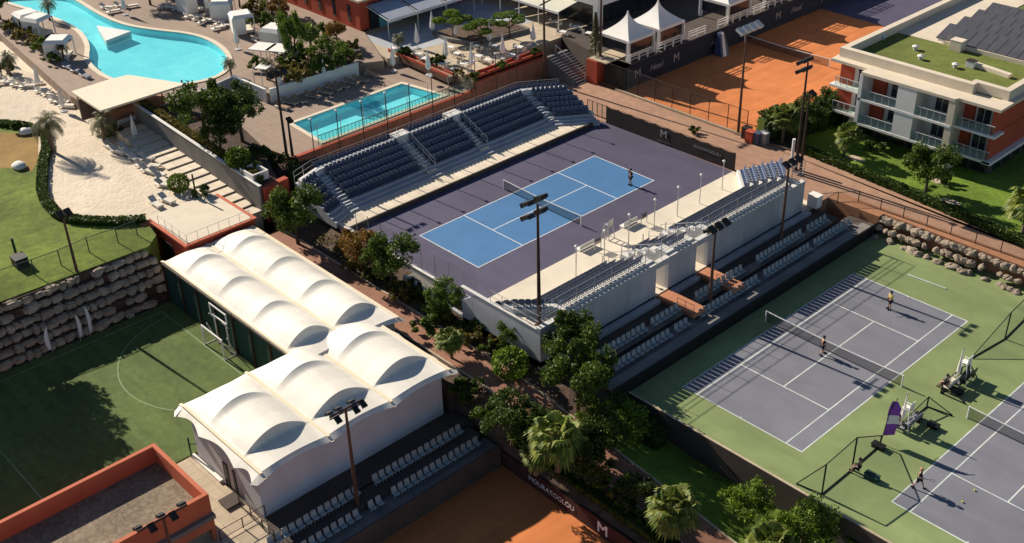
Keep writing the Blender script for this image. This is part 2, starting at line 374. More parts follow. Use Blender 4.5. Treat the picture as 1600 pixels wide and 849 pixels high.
# ------------------------------------------------------------------ ground
def patch(name, pts, m, zb=-9.0):
    mb = MB(); pts = [tuple(p) for p in pts]
    a = sum(pts[i][0] * pts[(i+1) % len(pts)][1] - pts[(i+1) % len(pts)][0] * pts[i][1] for i in range(len(pts)))
    if a < 0: pts = pts[::-1]
    mb.hexa([(p[0], p[1], zb) for p in pts], pts)
    return struct(name, mb, m)
def rect(x0, x1, y0, y1, z): return [(x0, y0, z), (x1, y0, z), (x1, y1, z), (x0, y1, z)]
def sheet(mb, x0, x1, y0, y1, z): mb.face([(x0, y0, z), (x1, y0, z), (x1, y1, z), (x0, y1, z)])
g = MB(); g.face([(-900, -900, -7), (900, -900, -7), (900, 900, -7), (-900, 900, -7)]); struct('ground', g, M['earth'])

GZ = -1.74
def court_lines(mb, cx, cy, z, S=4.115, D=None, L=11.885, V=6.40, wd=0.09):
    h = wd / 2
    def ln(x0, x1, y0, y1): sheet(mb, cx + x0, cx + x1, cy + y0, cy + y1, z)
    o = D or S
    for s in (-1, 1):
        ln(-o - h, o + h, s * L - h, s * L + h)                        # baselines
        ln(s * o - h, s * o + h, -L + h, L - h)
        if D: ln(s * S - h, s * S + h, -L + h, L - h)
        ln(-S + h, S - h, s * V - h, s * V + h)
    ln(-h, h, -V + h, V - h)
    for s in (-1, 1): ln(-h, h, s * (L - h) - (0.12 if s > 0 else 0), s * (L - h) + (0.12 if s < 0 else 0))

patch('show_court', rect(-9.6, 9.0, -16.0, 19.0, 0), M['court_purple'])
mb = MB(); sheet(mb, -4.115, 4.115, -11.885, 11.885, 0.004); struct('court_paint', mb, M['court_blue'])
mb = MB(); court_lines(mb, 0, 0, 0.008); struct('court_lines', mb, M['line'])
patch('practice_courts', rect(24.2, 78, -14.2, 22.2, GZ), M['court_green'])
mb = MB()
for cx in (32.26, 50.52, 68.8): sheet(mb, cx - 5.485, cx + 5.485, 1.15 - 11.885, 1.15 + 11.885, GZ + 0.004)
struct('court_paint', mb, M['court_grey'])
mb = MB()
for cx in (32.26, 50.52, 68.8): court_lines(mb, cx, 1.15, GZ + 0.008, D=5.485, wd=0.10)
struct('court_lines', mb, M['oldline'])
# white kerb along the near edge of the practice courts
mb = MB(); mb.box(24.2, 78, -14.42, -14.2, -6, GZ + 0.06); struct('kerb', mb, M['darkconc'])  # wall face coloured dark to stand for its shade
mb = MB(); mb.box(24.2, 78, -14.40, -14.22, GZ + 0.06, GZ + 0.10); struct('kerb', mb, M['stone'])

# promenade behind the show court and round to the right
patch('promenade', [(-22.5, 19.0, 0), (18.6, 19.0, 0), (18.6, 22.6, 0), (22.5, 22.6, 0), (60, 23.8, 0), (60, 22.5, 0), (60, 24.2, 0), (36.4, 25.0, 0), (10.5, 27.8, 0), (4.5, 26.6, 0), (-16.8, 26.6, 0), (-22.5, 26.6, 0)][:5] +
      [(60, 23.0, 0), (36.4, 25.0, 0), (10.5, 27.8, 0), (4.5, 26.6, 0), (-22.5, 26.6, 0)], M['brickroad'])
patch('verge', [(18.6, 20.95, -0.03), (24.2, 20.95, -0.03), (24.2, 21.75, -0.03), (60, 21.75, -0.03), (60, 23.9, -0.03), (18.6, 22.7, -0.03)], M['wood'])
patch('lawn', [(10.5, 27.8, 0.02), (36.4, 25.0, 0.02), (80, 21, 0.02), (80, 60, 0.02), (8, 60, 0.02), (8.0, 34, 0.02)], M['lawnr'])
patch('service_strip', [(4.6, 26.6, -0.02), (10.5, 27.8, -0.02), (8.0, 34, -0.02), (8.0, 80, -0.02), (4.8, 80, -0.02)], M['soil'])
patch('clay_court', rect(-22, 4.8, 26.9, 110, 0.0), M['clay'])
patch('dark_court', [P(1262, 8, 0.006), P(1384, 42, 0.006), (2, 110, 0.006), (-16, 110, 0.006)], M['court_purple'], 0.001)
patch('walkway', rect(-24.0, -9.6, -16.0, 19.0, -0.02), M['brick'])
patch('stadium_base', rect(9.0, 18.3, -18.0, 19.0, -0.05), M['cream'])
# terrace of the lower seats
patch('spectator_terrace', rect(18.3, 21.2, -16.0, 19.0, -0.55), M['darkconc'])
patch('spectator_terrace', rect(21.2, 24.2, -16.0, 20.9, -0.95), M['darkconc'])
# planted bed, footpath and slopes on the near side
PZ = [(-60, -0.2), (-30, -0.8), (17, -1.0), (27.4, -2.3), (34.6, -3.3), (38.6, -3.95), (60, -4.6)]
def pz(x):
    for (a, za), (b, zb) in zip(PZ, PZ[1:]):
        if x <= b: return za + (zb - za) * (x - a) / (b - a)
    return PZ[-1][1]
def strip(name, xs, y0, y1, f0, f1, m, ny=1, zb=-9):
    mb = MB()
    for a, b in zip(xs, xs[1:]):
        mb.hexa([(a, y0, zb), (b, y0, zb), (b, y1, zb), (a, y1, zb)], [(a, y0, f0(a)), (b, y0, f0(b)), (b, y1, f1(b)), (a, y1, f1(a))])
    return struct(name, mb, m)
xs = [-16, -8, 0, 8, 17, 22, 27.4, 31, 34.6, 38.6, 44, 52, 60]
strip('footpath', xs, -22.3, -19.6, pz, pz, M['brick'])
mb = MB()
for a, b in zip(xs, xs[1:]):
    for y in (-19.6, -22.45):
        mb.hexa([(a, y, -6), (b, y, -6), (b, y + 0.15, -6), (a, y + 0.15, -6)], [(a, y, pz(a) + 0.09), (b, y, pz(b) + 0.09), (b, y + 0.15, pz(b) + 0.09), (a, y + 0.15, pz(a) + 0.09)])
struct('kerb', mb, M['stone'])
strip('planting_bed', [-16, -8, 0, 8, 17, 18.3], -19.45, -16.0, pz, lambda x: -0.35, M['soil'])
strip('planting_bed', [18.3, 24.2], -19.45, -16.0, pz, lambda x: -1.0, M['soil'])
strip('lawn', [24.2, 27.4, 31, 34.6, 38.6, 44, 52, 60], -19.45, -14.42, pz, lambda x: -4.25 if x > 30 else -3.2 - 1.05 * (x - 24.2) / 5.8, M['lawnr'])
strip('planting_bed', [14.9, 17, 22, 27.4, 31, 34.6, 38.6, 44, 52, 60], -24.1, -22.45, lambda x: min(pz(x) - 0.1, -2.2) if x < 19 else min(pz(x) - .6, -3.9), pz, M['soil'])
strip('planting_bed', [-16, -8, 0, 8, 14.9], -24.6, -22.45, pz, pz, M['soil'])
patch('clay_court', rect(19.4, 60, -80, -24.0, -5.5), M['clay'])
mb = MB(); [sheet(mb, 30.6, 45, -27.2, -27.14, -5.49), sheet(mb, 30.6, 30.66, -60, -27.14, -5.49)]; struct('court_lines', mb, M['oldline'])
patch('hall_yard', rect(-20, 17.1, -80, -22.6, -3.1), M['darkconc'])
# turf football pitch
patch('football_pitch', rect(-15.3, 5.2, -80, -32.3, -3.0), M['turf'])
mb = MB()
h = 0.05; z = -2.992
sheet(mb, -14.2, 4.9, -33.75, -33.65, z); sheet(mb, -14.25, -14.15, -75, -33.65, z); sheet(mb, -14.2, 5.0, -52.05, -51.95, z)
def arc(cx, cy, r, a0, a1, n=28):
    for k in range(n):
        t0 = R_(a0 + (a1 - a0) * k / n); t1 = R_(a0 + (a1 - a0) * (k + 1) / n)
        mb.face([(cx + (r - h) * math.cos(t0), cy + (r - h) * math.sin(t0), z), (cx + (r + h) * math.cos(t0), cy + (r + h) * math.sin(t0), z),
                 (cx + (r + h) * math.cos(t1), cy + (r + h) * math.sin(t1), z), (cx + (r - h) * math.cos(t1), cy + (r - h) * math.sin(t1), z)])
arc(-5.2, -33.7, 7.9, 180, 360)
struct('pitch_lines', mb, M['turfline'])

# lawns and beach at the left
LZ = 1.5
patch('lawn', [(-18.1, -32, LZ), (-18.6, -46, LZ), (-18.8, -120, LZ), (-70, -120, LZ), (-70, -30, LZ), P(0, 190, LZ), P(62, 205, LZ), P(60, 300, LZ), P(86, 337, LZ), P(130, 348, LZ), P(228, 346, LZ), (-19.5, -30.5, LZ)], M['lawn'])
mb = MB(); mb.face([P(-10, 205, LZ + .006), P(60, 212, LZ + .006), P(66, 240, LZ + .006), P(50, 268, LZ + .006), P(10, 262, LZ + .006), P(-40, 272, LZ + .006)]); struct('dry_lawn', mb, M['drylawn'])
sandpts = [(0, 110), (95, 105), (150, 150), (215, 205), (255, 250), (330, 320), (300, 345), (228, 344), (130, 347), (86, 336), (60, 300), (60, 205), (0, 192), (-60, 180), (-60, 110)]
patch('beach_sand', [P(a, b, LZ + 0.02) for a, b in sandpts], M['sand'])
patch('paving', [P(215, 205, LZ + .03), P(150, 150, LZ + .03), P(100, 105, LZ + .03), P(0, 50, LZ + .03), P(-40, 60, LZ + .03), P(0, 100, LZ + .03), P(60, 118, LZ + .03), P(110, 150, LZ + .03), P(150, 190, LZ + .03), P(205, 215, LZ + .03)], M['cream'])
# big tread stair going down beside the beach
mb = MB()
n = 15
for k in range(n):
    x1 = -18.2 - k * 1.58; zt = 0.55 + k * 0.14
    mb.box(x1 - 1.36, x1, -23.1, -20.15, -6, zt)
    mb.box(x1 - 1.58, x1 - 1.36, -23.05, -20.15, -6, zt - 0.3)
st = thing('garden_steps', 'long flight of broad cream garden steps beside the sandy beach', 'steps', (-30, -22, 0))
mb.build('steps', M['deckslab'], st)

# upper pool terrace, lap pool terrace, restaurant terrace
UZ = 2.8
UP = [P(-60, 20, UZ), P(0, 52, UZ), P(110, 150, UZ), P(190, 197, UZ), P(300, 152, UZ), P(368, 122, UZ), P(418, 146, UZ), P(554, 100, UZ), P(600, 95, UZ), (-47, 14, UZ), (-47, 60, UZ), (-150, 60, UZ), (-150, -30, UZ)]
upper = patch('pool_terrace', UP, M['pooldeck'])
lower = patch('pool_terrace', [(-23.9, -12.5, 1.6), (-23.9, 12.5, 1.6), (-37, 12.5, 1.6), P(556, 107, 1.6), P(418, 154, 1.6), P(385, 170, 1.6), (-36, -13, 1.6), (-28, -13.2, 1.6)], M['pooldeck'])
patch('garden_bed', [(-18.5, -20.0, 3.0), (-42.6, -19.6, 3.3), (-44, -12, 3.0), (-36, -12.6, 2.9), (-27, -14.2, 2.6), (-21.5, -16.4, 2.4), (-18.5, -17.6, 2.6)], M['soil'])
patch('garden_bed', [(-36, -12.5, 1.3), (-24.0, -12.55, 1.2), (-24.0, -9.9, 0.9), (-18.2, -9.9, 0.2), (-16.2, -16.2, 0.1), (-16.5, -20.0, 0.0), (-21, -17, .8), (-27, -14.5, 1.2)], M['soil'])
TZ = 2.6
patch('restaurant_terrace', [(-24.1, 12.6, TZ), (-24.1, 24.0, TZ), (-27, 24.0, TZ), (-27, 60, TZ), (-60, 60, TZ), (-60, 14, TZ), P(605, 92, TZ), (-36.5, 12.6, TZ)], M['stone'])
patch('club_terrace', [(-13.9, 27.6, 2.9), (-13.9, 110, 2.9), (-60, 110, 2.9), (-60, 40, 2.9), (-27, 40, 2.9), (-27, 30, 2.9), (-17.4, 27.6, 2.9)], M['darkconc'])
mb = MB(); mb.face([P(640, 40, TZ + .01), P(560, 58, TZ + .01), P(630, 85, TZ + .01), P(672, 73, TZ + .01), P(700, 66, TZ + .01), P(780, 45, TZ + .01), P(830, 35, TZ + .01), P(810, 10, TZ + .01), P(700, 0, TZ + .01)]); struct('paving', mb, M['tier'])
# ---- pools (water sheets with a pale kerb)
def pool(name, pts, z, kerbw=0.5, deck=None):
    c_ = (sum(p[0] for p in pts) / len(pts), sum(p[1] for p in pts) / len(pts), z)
    c = Vector((sum(p[0] for p in pts) / len(pts), sum(p[1] for p in pts) / len(pts), z))
    cut = MB(); cut.prism([(p[0], p[1]) for p in pts], z - .85, z + 3); me = cut.mesh('cut', M['pooldeck']); co = bpy.data.objects.new('cut', me); COL.objects.link(co)
    md = deck.modifiers.new('cut', 'BOOLEAN'); md.operation = 'DIFFERENCE'; md.object = co; md.solver = 'EXACT'
    bpy.context.view_layer.update(); dg = bpy.context.evaluated_depsgraph_get(); m2 = bpy.data.meshes.new_from_object(deck.evaluated_get(dg)); m2.name = deck.name
    deck.modifiers.clear(); deck.data = m2; bpy.data.objects.remove(co)
    mb = MB(); mb.face([(p[0], p[1], z - .84) for p in pts])
    for i in range(len(pts)):
        a, b = pts[i], pts[(i + 1) % len(pts)]; ia = Vector(a).lerp(Vector(c_), .003); ib = Vector(b).lerp(Vector(c_), .003)
        mb.face([(ia[0], ia[1], z - .84), (ib[0], ib[1], z - .84), (ib[0], ib[1], z - .02), (ia[0], ia[1], z - .02)])
    struct('pool_basin', mb, M['poolfloor'])
    mb = MB(); mb.face([(p[0], p[1], z - 0.10) for p in pts]); o = struct('pool_water', mb, M['clearwater'])
    mb = MB(); n = len(pts)
    nr = []
    for i in range(n):
        a = Vector(pts[i - 1][:2]); b = Vector(pts[i][:2]); d = Vector(pts[(i + 1) % n][:2])
        e1 = (b - a).normalized(); e2 = (d - b).normalized(); nn = Vector((e1.y + e2.y, -(e1.x + e2.x))).normalized()
        nr.append(nn * kerbw / max(0.5, nn.dot(Vector((e1.y, -e1.x)))))
    ar = sum(pts[i][0] * pts[(i+1) % n][1] - pts[(i+1) % n][0] * pts[i][1] for i in range(n))
    sg = 1 if ar > 0 else -1
    for i in range(n):
        j = (i + 1) % n; a = pts[i]; b = pts[j]; A = (a[0] + nr[i].x * sg, a[1] + nr[i].y * sg); B = (b[0] + nr[j].x * sg, b[1] + nr[j].y * sg)
        q = [(a[0], a[1]), (A[0], A[1]), (B[0], B[1]), (b[0], b[1])]
        if sg < 0: q = q[::-1]
        mb.hexa([(x, y, z - 0.3) for x, y in q], [(x, y, z + 0.1) for x, y in q])
    struct('pool_kerb', mb, M['cream']); return o
def smooth(pts, it=2):
    for _ in range(it):
        q = []
        for i in range(len(pts)):
            a = Vector(pts[i]); b = Vector(pts[(i + 1) % len(pts)]); q += [a * 0.75 + b * 0.25, a * 0.25 + b * 0.75]
        pts = q
    return [tuple(p) for p in pts]
pool('lap', [(-31.2, -7.6, 1.6), (-25.0, -8.0, 1.6), (-25.3, 8.8, 1.6), (-31.4, 7.8, 1.6)][::1], 1.6, deck=lower)
lag = [(-20, -8), (85, -14), (120, 2), (150, 22), (190, 40), (240, 48), (300, 54), (340, 70), (360, 95), (345, 118), (300, 130), (230, 138), (175, 124), (150, 108), (138, 92), (142, 72), (130, 50), (100, 33), (60, 18), (0, 0)]
pool('lagoon', smooth([tuple(P(a, b, UZ)) for a, b in lag], 2), UZ, 0.6, deck=upper)
mb = MB(); isl = [P(152, 44, UZ), P(205, 53, UZ), P(166, 68, UZ)]
mb.prism([tuple(p)[:2] for p in isl], UZ - .8, UZ + 0.35)
t = thing('pool_island', 'white triangular stone platform standing in the lagoon pool', 'platform', isl[0]); mb.build('slab', M['white'], t)
# ------------------------------------------------------------------ seats and stands
def seat_into(mb, x, y, z, rz, w=0.44, s=1.0):
    """a moulded shell seat facing local +x"""
    c, sn = math.cos(rz), math.sin(rz)
    def T(a, b, h): return (x + (c * a - sn * b) * s, y + (sn * a + c * b) * s, z + h * s)
    h = w / 2
    prof = [(0.44, 0.40), (0.40, 0.44), (0.10, 0.40), (0.03, 0.45), (-0.06, 0.85), (-0.10, 0.86)]
    under = [(0.42, 0.36), (0.38, 0.40), (0.08, 0.35), (-0.02, 0.42), (-0.11, 0.84), (-0.13, 0.85)]
    hw = [h * .86, h, h, h, h * .9, h * .72]
    for k in range(5):
        a, b = prof[k], prof[k + 1]; u, v = under[k], under[k + 1]
        mb.face([T(a[0], -hw[k], a[1]), T(a[0], hw[k], a[1]), T(b[0], hw[k+1], b[1]), T(b[0], -hw[k+1], b[1])])
        mb.face([T(u[0], hw[k], u[1]), T(u[0], -hw[k], u[1]), T(v[0], -hw[k+1], v[1]), T(v[0], hw[k+1], v[1])])
        for sg in (-1, 1):
            q = [T(a[0], sg * hw[k], a[1]), T(b[0], sg * hw[k+1], b[1]), T(v[0], sg * hw[k+1], v[1]), T(u[0], sg * hw[k], u[1])]
            mb.face(q if sg > 0 else q[::-1])
    for sg in (-1, 1):
        q = [T(0.30, sg * 0.14 - .02, 0), T(0.30, sg * 0.14 + .02, 0), T(0.06, sg * 0.14 + .02, 0), T(0.06, sg * 0.14 - .02, 0)]
        q2 = [T(0.30, sg * 0.14 - .02, .38), T(0.30, sg * 0.14 + .02, .38), T(0.06, sg * 0.14 + .02, .38), T(0.06, sg * 0.14 - .02, .38)]
        mb.hexa(q, q2)
def place_seats(parent, spots, m, s=1.0, w=0.44, limit=100):
    """the nearest seats are parts of their own, the rest one part"""
    base = worldloc(parent)
    spots = sorted(spots, key=lambda q: (Vector(q[:3]) - CAM).length)
    mb = MB(); seat_into(mb, 0, 0, 0, 0, w, s); me = mb.mesh('seat', m)
    for x, y, z, rz in spots[:limit]:
        o = bpy.data.objects.new('seat', me); COL.objects.link(o); o.parent = parent
        o.location = Vector((x, y, z)) - base; o.rotation_euler = (0, 0, rz)
    if len(spots) > limit:
        mb = MB()
        for x, y, z, rz in spots[limit:]: seat_into(mb, x, y, z, rz, w, s)
        o = mb.build('seat', m, parent); o['kind'] = 'stuff'
def along(p, q, pitch, gaps=(), skip=0.0):
    p = Vector(p); q = Vector(q); L = (q - p).length; n = int(L / pitch); out = []
    for k in range(n):
        c = p + (q - p) * ((k + 0.5) / n)
        if any(a < c.y < b for a, b in gaps) or random.random() < skip: continue
        out.append(c)
    return out

# ---- far stand (west of the court), facing +x
ws = thing('grandstand', 'long navy-seated grandstand on the far side of the blue tennis court', 'grandstand', (-13, 0, 0))
def WP(x): return [(x + 0.9, -16.6), (x, -13.9), (x, 13.9), (x + 2.7, 17.9)]
tiers = [(-11.7, .60), (-12.3, .80), (-12.9, 1.05), (-13.7, 1.42), (-14.5, 1.79), (-15.3, 2.16), (-16.1, 2.53), (-18.2, None)]
mb = MB(); mb.prism([(-9.6, -15.9), (-9.6, 17.7), (-9.95, 18.2), (-11.0, 17.0), (-11.7, 13.9), (-11.7, -13.9), (-10.7, -16.2)], 0, 0.42)
mb.build('deck', M['deckslab'], ws)
mb = MB(); mb.box(-9.6, -9.42, -15.9, 17.7, 0, 0.46); mb.build('plinth', M['darkconc'], ws)
mb = MB()
for (x0, z), (x1, _) in zip(tiers, tiers[1:]):
    A = WP(x0); B = WP(x1)
    for i in range(3): mb.prism([A[i], A[i+1], B[i+1], B[i]], 0.0, z)
mb.build('tiers', M['tier'], ws)
mb = MB(); A = WP(-16.95); B = WP(-17.55)
for i in range(3): mb.prism([A[i], A[i+1], B[i+1], B[i]], 2.5, 3.18)
mb.build('walkway_strip', M['white'], ws)
# aisle stairs with pale nosings
for (yc, sl_) in ((-13.9, 0), (-3.4, 0), (3.8, 0), (13.9, 0)):
    mb = MB()
    for k in range(2, 7):
        x0, z0 = tiers[k]; zp = tiers[k-1][1]
        mb.box(x0 + 0.02, x0 + 0.36, yc - 0.55, yc + 0.55, zp - .1, (z0 + zp) / 2)
    mb.build('aisle_stairs', M['tier'], ws)
    mb = MB()
    for k in range(2, 7):
        x0, z0 = tiers[k]; zp = tiers[k-1][1]
        mb.box(x0 + 0.28, x0 + 0.38, yc - 0.5, yc + 0.5, (z0 + zp) / 2 + .003, (z0 + zp) / 2 + .02)
        mb.box(x0 - 0.10, x0 + 0.01, yc - 0.5, yc + 0.5, z0 + .003, z0 + .02)
    mb.build('stair_nosing', M['line'], ws)
spots = []
gaps = [(-4.1, -2.7), (3.1, 4.5)]
for k in range(2, 7):
    x0, z0 = tiers[k]; xs_ = x0 - 0.62
    A = WP(xs_)
    for c in along(A[1], A[2], 0.50, gaps + [(-15, -13.2), (13.2, 15)]): spots.append((c.x, c.y, z0, 0))
    a = Vector(A[0]); b = Vector(A[1]); d = (b - a).normalized()
    for c in along(a, b - d * 0.7, 0.5): spots.append((c.x, c.y, z0, math.atan2(-d.x, d.y) if 0 else math.atan2(d.y, d.x) - math.pi / 2))
    a = Vector(A[2]); b = Vector(A[3]); d = (b - a).normalized()
    for c in along(a + d * 0.7, b, 0.5): spots.append((c.x, c.y, z0, math.atan2(d.y, d.x) - math.pi / 2))
A = WP(-17.95)
for c in along(A[1], A[2], 0.50, [(-4.4, -2.4), (2.9, 4.9)]): spots.append((c.x, c.y, 2.72, 0))
a, b = Vector(A[2]), Vector(A[3]); d = (b - a).normalized()
for c in along(a, b, 0.5): spots.append((c.x, c.y, 2.72, math.atan2(d.y, d.x) - math.pi / 2))
place_seats(ws, spots, M['navy'])
for k in range(10):
    y = -13.3 + k * 3.05; q = Vector((-18.4, y, -.02)); t = thing('lamp_post', ORD[k] + ' tall thin lamp pole from the left behind the far grandstand', 'lamp post', q, group='lamp poles behind the far grandstand')
    mb = MB(); mb.tube(q, q + Vector((0, 0, 7.8)), .06, .045, n=8); mb.build('pole', M['darksteel'], t)
    mb = MB(); mb.lathe([(.05, 7.75), (.17, 7.85), (.17, 7.93), (.05, 8.0)], q, n=8); mb.build('lamp', M['white'], t)
# passages with rails in the middle of the stand
for yc in (-3.4, 3.8):
    mb = MB()
    for s in (-0.62, 0.62):
        for k in range(6):
            x = -12.6 - k * 0.9; zz = 0.85 + k * 0.40
            mb.tube((x, yc + s, zz), (x, yc + s, zz + 1.0), 0.03, n=6)
        for hh in (0.5, 1.0): mb.tube((-12.6, yc + s, 0.85 + hh), (-17.1, yc + s, 2.85 + hh), 0.03, n=6)
    mb.build('handrail', M['steel'], ws)
    mb = MB(); mb.box(-18.1, -16.8, yc - .9, yc + .9, 2.5, 3.45); mb.build('access_block', M['tierlight'], ws)
    mb = MB(); mb.box(-12.85, -12.35, yc - .6, yc + .6, .82, .9); mb.build('landing', M['cream'], ws)
mb = MB()
for i in range(3):
    A = WP(-18.2)
    a = Vector(A[i]); b = Vector(A[i+1]); n = max(2, int((b - a).length / 2))
    for k in range(n + 1):
        c = a + (b - a) * k / n; mb.tube((c.x, c.y, -0.02), (c.x, c.y, 3.75), 0.03, n=6)
    for hh in (3.2, 3.75): mb.tube((a.x, a.y, hh), (b.x, b.y, hh), 0.025, n=6)
mb.build('back_railing', M['steel'], ws)
# stepped white end wall at the far right end
mb = MB()
for k in range(2, 7):
    x0, z0 = tiers[k]; a = WP(x0)[3]; b = WP(tiers[k+1][0])[3]
    mb.hexa([(a[0], a[1], 0), (a[0] + .15, a[1] + .2, 0), (b[0] + .15, b[1] + .2, 0), (b[0], b[1], 0)][::-1] if 0 else [(a[0], a[1], 0), (a[0] + .12, a[1] + .2, 0), (b[0] + .12, b[1] + .2, 0), (b[0], b[1], 0)],
            [(a[0], a[1], z0 + .25), (a[0] + .12, a[1] + .2, z0 + .25), (b[0] + .12, b[1] + .2, z0 + .25), (b[0], b[1], z0 + .25)])
mb.build('end_wall', M['tierlight'], ws)

# ---- near stand (east of the court), facing -x
es = thing('grandstand', 'pale concrete grandstand with blue seats between the show court and the grey practice courts', 'grandstand', (14, 0, 0))
def EP(x): return [(x - 2.9, -17.8), (x, -14.9), (x, 14.9), (x - 2.9, 17.8)]
et = [(12.75, 1.1), (13.75, 1.66), (14.75, 2.22), (15.75, 2.78), (16.75, 3.32), (17.94, None)]
mb = MB(); mb.box(9.0, 12.75, -15.6, 18.4, 0, 0.42)
mb.prism([(9.0, -16.1), (12.75, -16.6), (12.75, -15.6), (9.0, -15.6)], 0, .42); mb.build('deck', M['standdeck'], es)
cuts = [(-4.35, -2.75), (0.95, 2.55)]
segs = [(-14.9, -4.35), (-2.75, 0.95), (2.55, 14.9)]
mb = MB()
for (x0, z), (x1, _) in zip(et, et[1:]):
    A = EP(x0); B = EP(x1)
    mb.prism([A[0], A[1], B[1], B[0]], 0, z); mb.prism([A[2], A[3], B[3], B[2]], 0, z)
    for a, b in segs: mb.box(x0, x1, a, b, 0, z)
mb.build('tiers', M['tierlight'], es)
mb = MB()
mb.prism([(17.94, -14.9), (15.04, -17.8), (17.95, -17.8)], 0, 2.9); mb.build('rear_walk', M['cream'], es); mb = MB(); mb.prism([(17.94, 14.9), (17.95, 17.0), (15.8, 17.0)], 0, 2.9)
mb.build('rear_walk', M['cream'], es)
mb = MB()
mb.box(17.95, 18.3, -18.0, -4.35, -0.55, 3.1); mb.box(17.95, 18.3, -2.75, .95, -.55, 3.1); mb.box(17.95, 18.3, 2.55, 17.0, -.55, 3.1)
mb.box(17.95, 18.3, -4.35, -2.75, 2.55, 3.1); mb.box(17.95, 18.3, .95, 2.55, 2.55, 3.1)
mb.box(11.0, 17.95, -18.0, -17.8, -1.0, 2.9)
mb.hexa([(9.0, -18.0, -1), (11.0, -18.0, -1), (11.0, -17.8, -1), (9.0, -17.8, -1)], [(9.0, -18.0, 1.6), (11.0, -18.0, 2.9), (11.0, -17.8, 2.9), (9.0, -17.8, 1.6)])
mb.build('rear_wall', M['greywall'], es)
mb = MB(); mb.box(17.88, 18.36, -18.06, 17.06, 3.1, 3.17); mb.box(9.0, 17.88, -18.06, -17.74, 2.9, 2.96); mb.build('coping', M['tierlight'], es)
mb = MB(); mb.box(18.3, 18.95, -16.0, -4.35, -.55, -.22); mb.box(18.3, 18.95, -2.75, .95, -.55, -.22); mb.box(18.3, 18.95, 2.55, 17.6, -.55, -.22); mb.build('ledge', M['greywall'], es)
spots = []
for k in range(5):
    x0, z0 = et[k]; X = x0 + 0.78; A = EP(X)
    for c in along(A[1], A[2], 0.5, [(-5.2, -1.9), (0.1, 3.2)]): spots.append((c.x, c.y, z0, math.pi))
    a, b = Vector(A[0]), Vector(A[1]); d = (b - a).normalized()
    for c in along(a + d * .2, b - d * .8, 0.5): spots.append((c.x, c.y, z0, math.atan2(d.y, d.x) + math.pi / 2))
    if k < 5:
        a, b = Vector(A[2]), Vector(A[3]); d = (b - a).normalized()
        for c in along(a + d * .8, b - d * .2, 0.5): spots.append((c.x, c.y, z0, math.atan2(d.y, d.x) + math.pi / 2))
place_seats(es, spots, M['blueseat'])
def railing(mb, a, b, n, h, rails, r=0.025):
    a = Vector(a); b = Vector(b)
    for k in range(n + 1):
        c = a + (b - a) * k / n; mb.tube(c, c + Vector((0, 0, h)), r, n=6)
    for q in rails: mb.tube(a + Vector((0, 0, q)), b + Vector((0, 0, q)), r * 0.85, n=6)
mb = MB(); railing(mb, (18.12, -17.9, 3.17), (18.12, 16.9, 3.17), 17, 1.9, (0.68, 0.98, 1.25, 1.9))
railing(mb, (18.12, -17.9, 3.1), (12.5, -17.9, 2.96), 4, 1.1, (0.55, 1.1)); railing(mb, (18.12, 16.9, 3.17), (15.6, 16.9, 2.9), 2, 1.9, (.7, 1.25, 1.9))
mb.build('rear_railing', M['steel'], es)
for (a, b) in cuts:
    mb = MB()
    for y in (a - .03, b + .03):
        for i in range(4):
            x = 12.9 + i * 1.5; zz = 1.0 + i * .75; mb.tube((x, y, .4), (x, y, zz + 1.05), 0.03, n=6)
        for q in (.5, 1.05): mb.tube((12.9, y, 1.0 + q), (17.7, y, 3.1 + q), .03, n=6)
    mb.build('passage_railing', M['steel'], es)
mb = MB()
for y in (-5.2, -1.9, .1, 3.2): railing(mb, (12.9, y, .9), (12.9, y + .1, .9), 1, 1.1, (.5, 1.1))
mb.build('passage_railing', M['steel'], es)
# gangways crossing the lower terrace from the two passages
for i, (a, b) in enumerate(cuts):
    y0 = (a + b) / 2; s = MB()
    g = thing('gangway', ('near' if i == 0 else 'far') + ' timber gangway from the %s opening in the grandstand wall down to the terrace seats' % ('left' if i == 0 else 'right'), 'gangway', (20, y0, -.5), group='gangways below the grandstand')
    mb = MB(); mb.box(17.4, 22.4, a + .1, b + .1, -.5, -.12); mb.build('boards', M['terracotta'], g)
    mb = MB(); railing(mb, (20.6, a + .1, -.12), (22.4, a + .1, -.12), 2, .9, (.9, .45)); mb.build('handrail', M['terracotta'], g)

# ---- two rows of pale seats looking over the practice courts
ts = thing('terrace_seating', 'two long rows of pale grey seats on the dark terrace above the practice courts', 'seating', (22, 0, -.9))
mb = MB(); mb.box(20.55, 21.35, -15.3, 17.6, -.55, -.35); mb.box(21.35, 23.2, -15.6, 19.5, -.97, -.90); mb.build('step', M['dirtyconc'], ts)
mb = MB(); mb.box(23.1, 24.15, -16.0, 20.0, -1.0, -.72); mb.build('kerb', M['dirtyconc'], ts); mb = MB(); mb.box(24.15, 24.3, -16.0, 20.9, -3, -.60); mb.build('parapet', M['black'], ts)  # black parapet face paints in the shadow below the seats
spots = []
for y0, y1 in ((-15.0, -8.6), (-8.0, -4.4), (-2.3, 4.3), (6.2, 13.2), (13.9, 17.2)):
    spots += [(20.9, c.y, -.36, 0) for c in along((0, y0), (0, y1), 0.56)]
for y0, y1 in ((-15.4, -7.2), (-6.7, -4.9), (-3.6, 4.6), (5.4, 12.4), (13.0, 19.0)):
    spots += [(22.35, c.y, -.90, 0) for c in along((0, y0), (0, y1), 0.56)]
place_seats(ts, spots, M['greyseat'], w=.46)

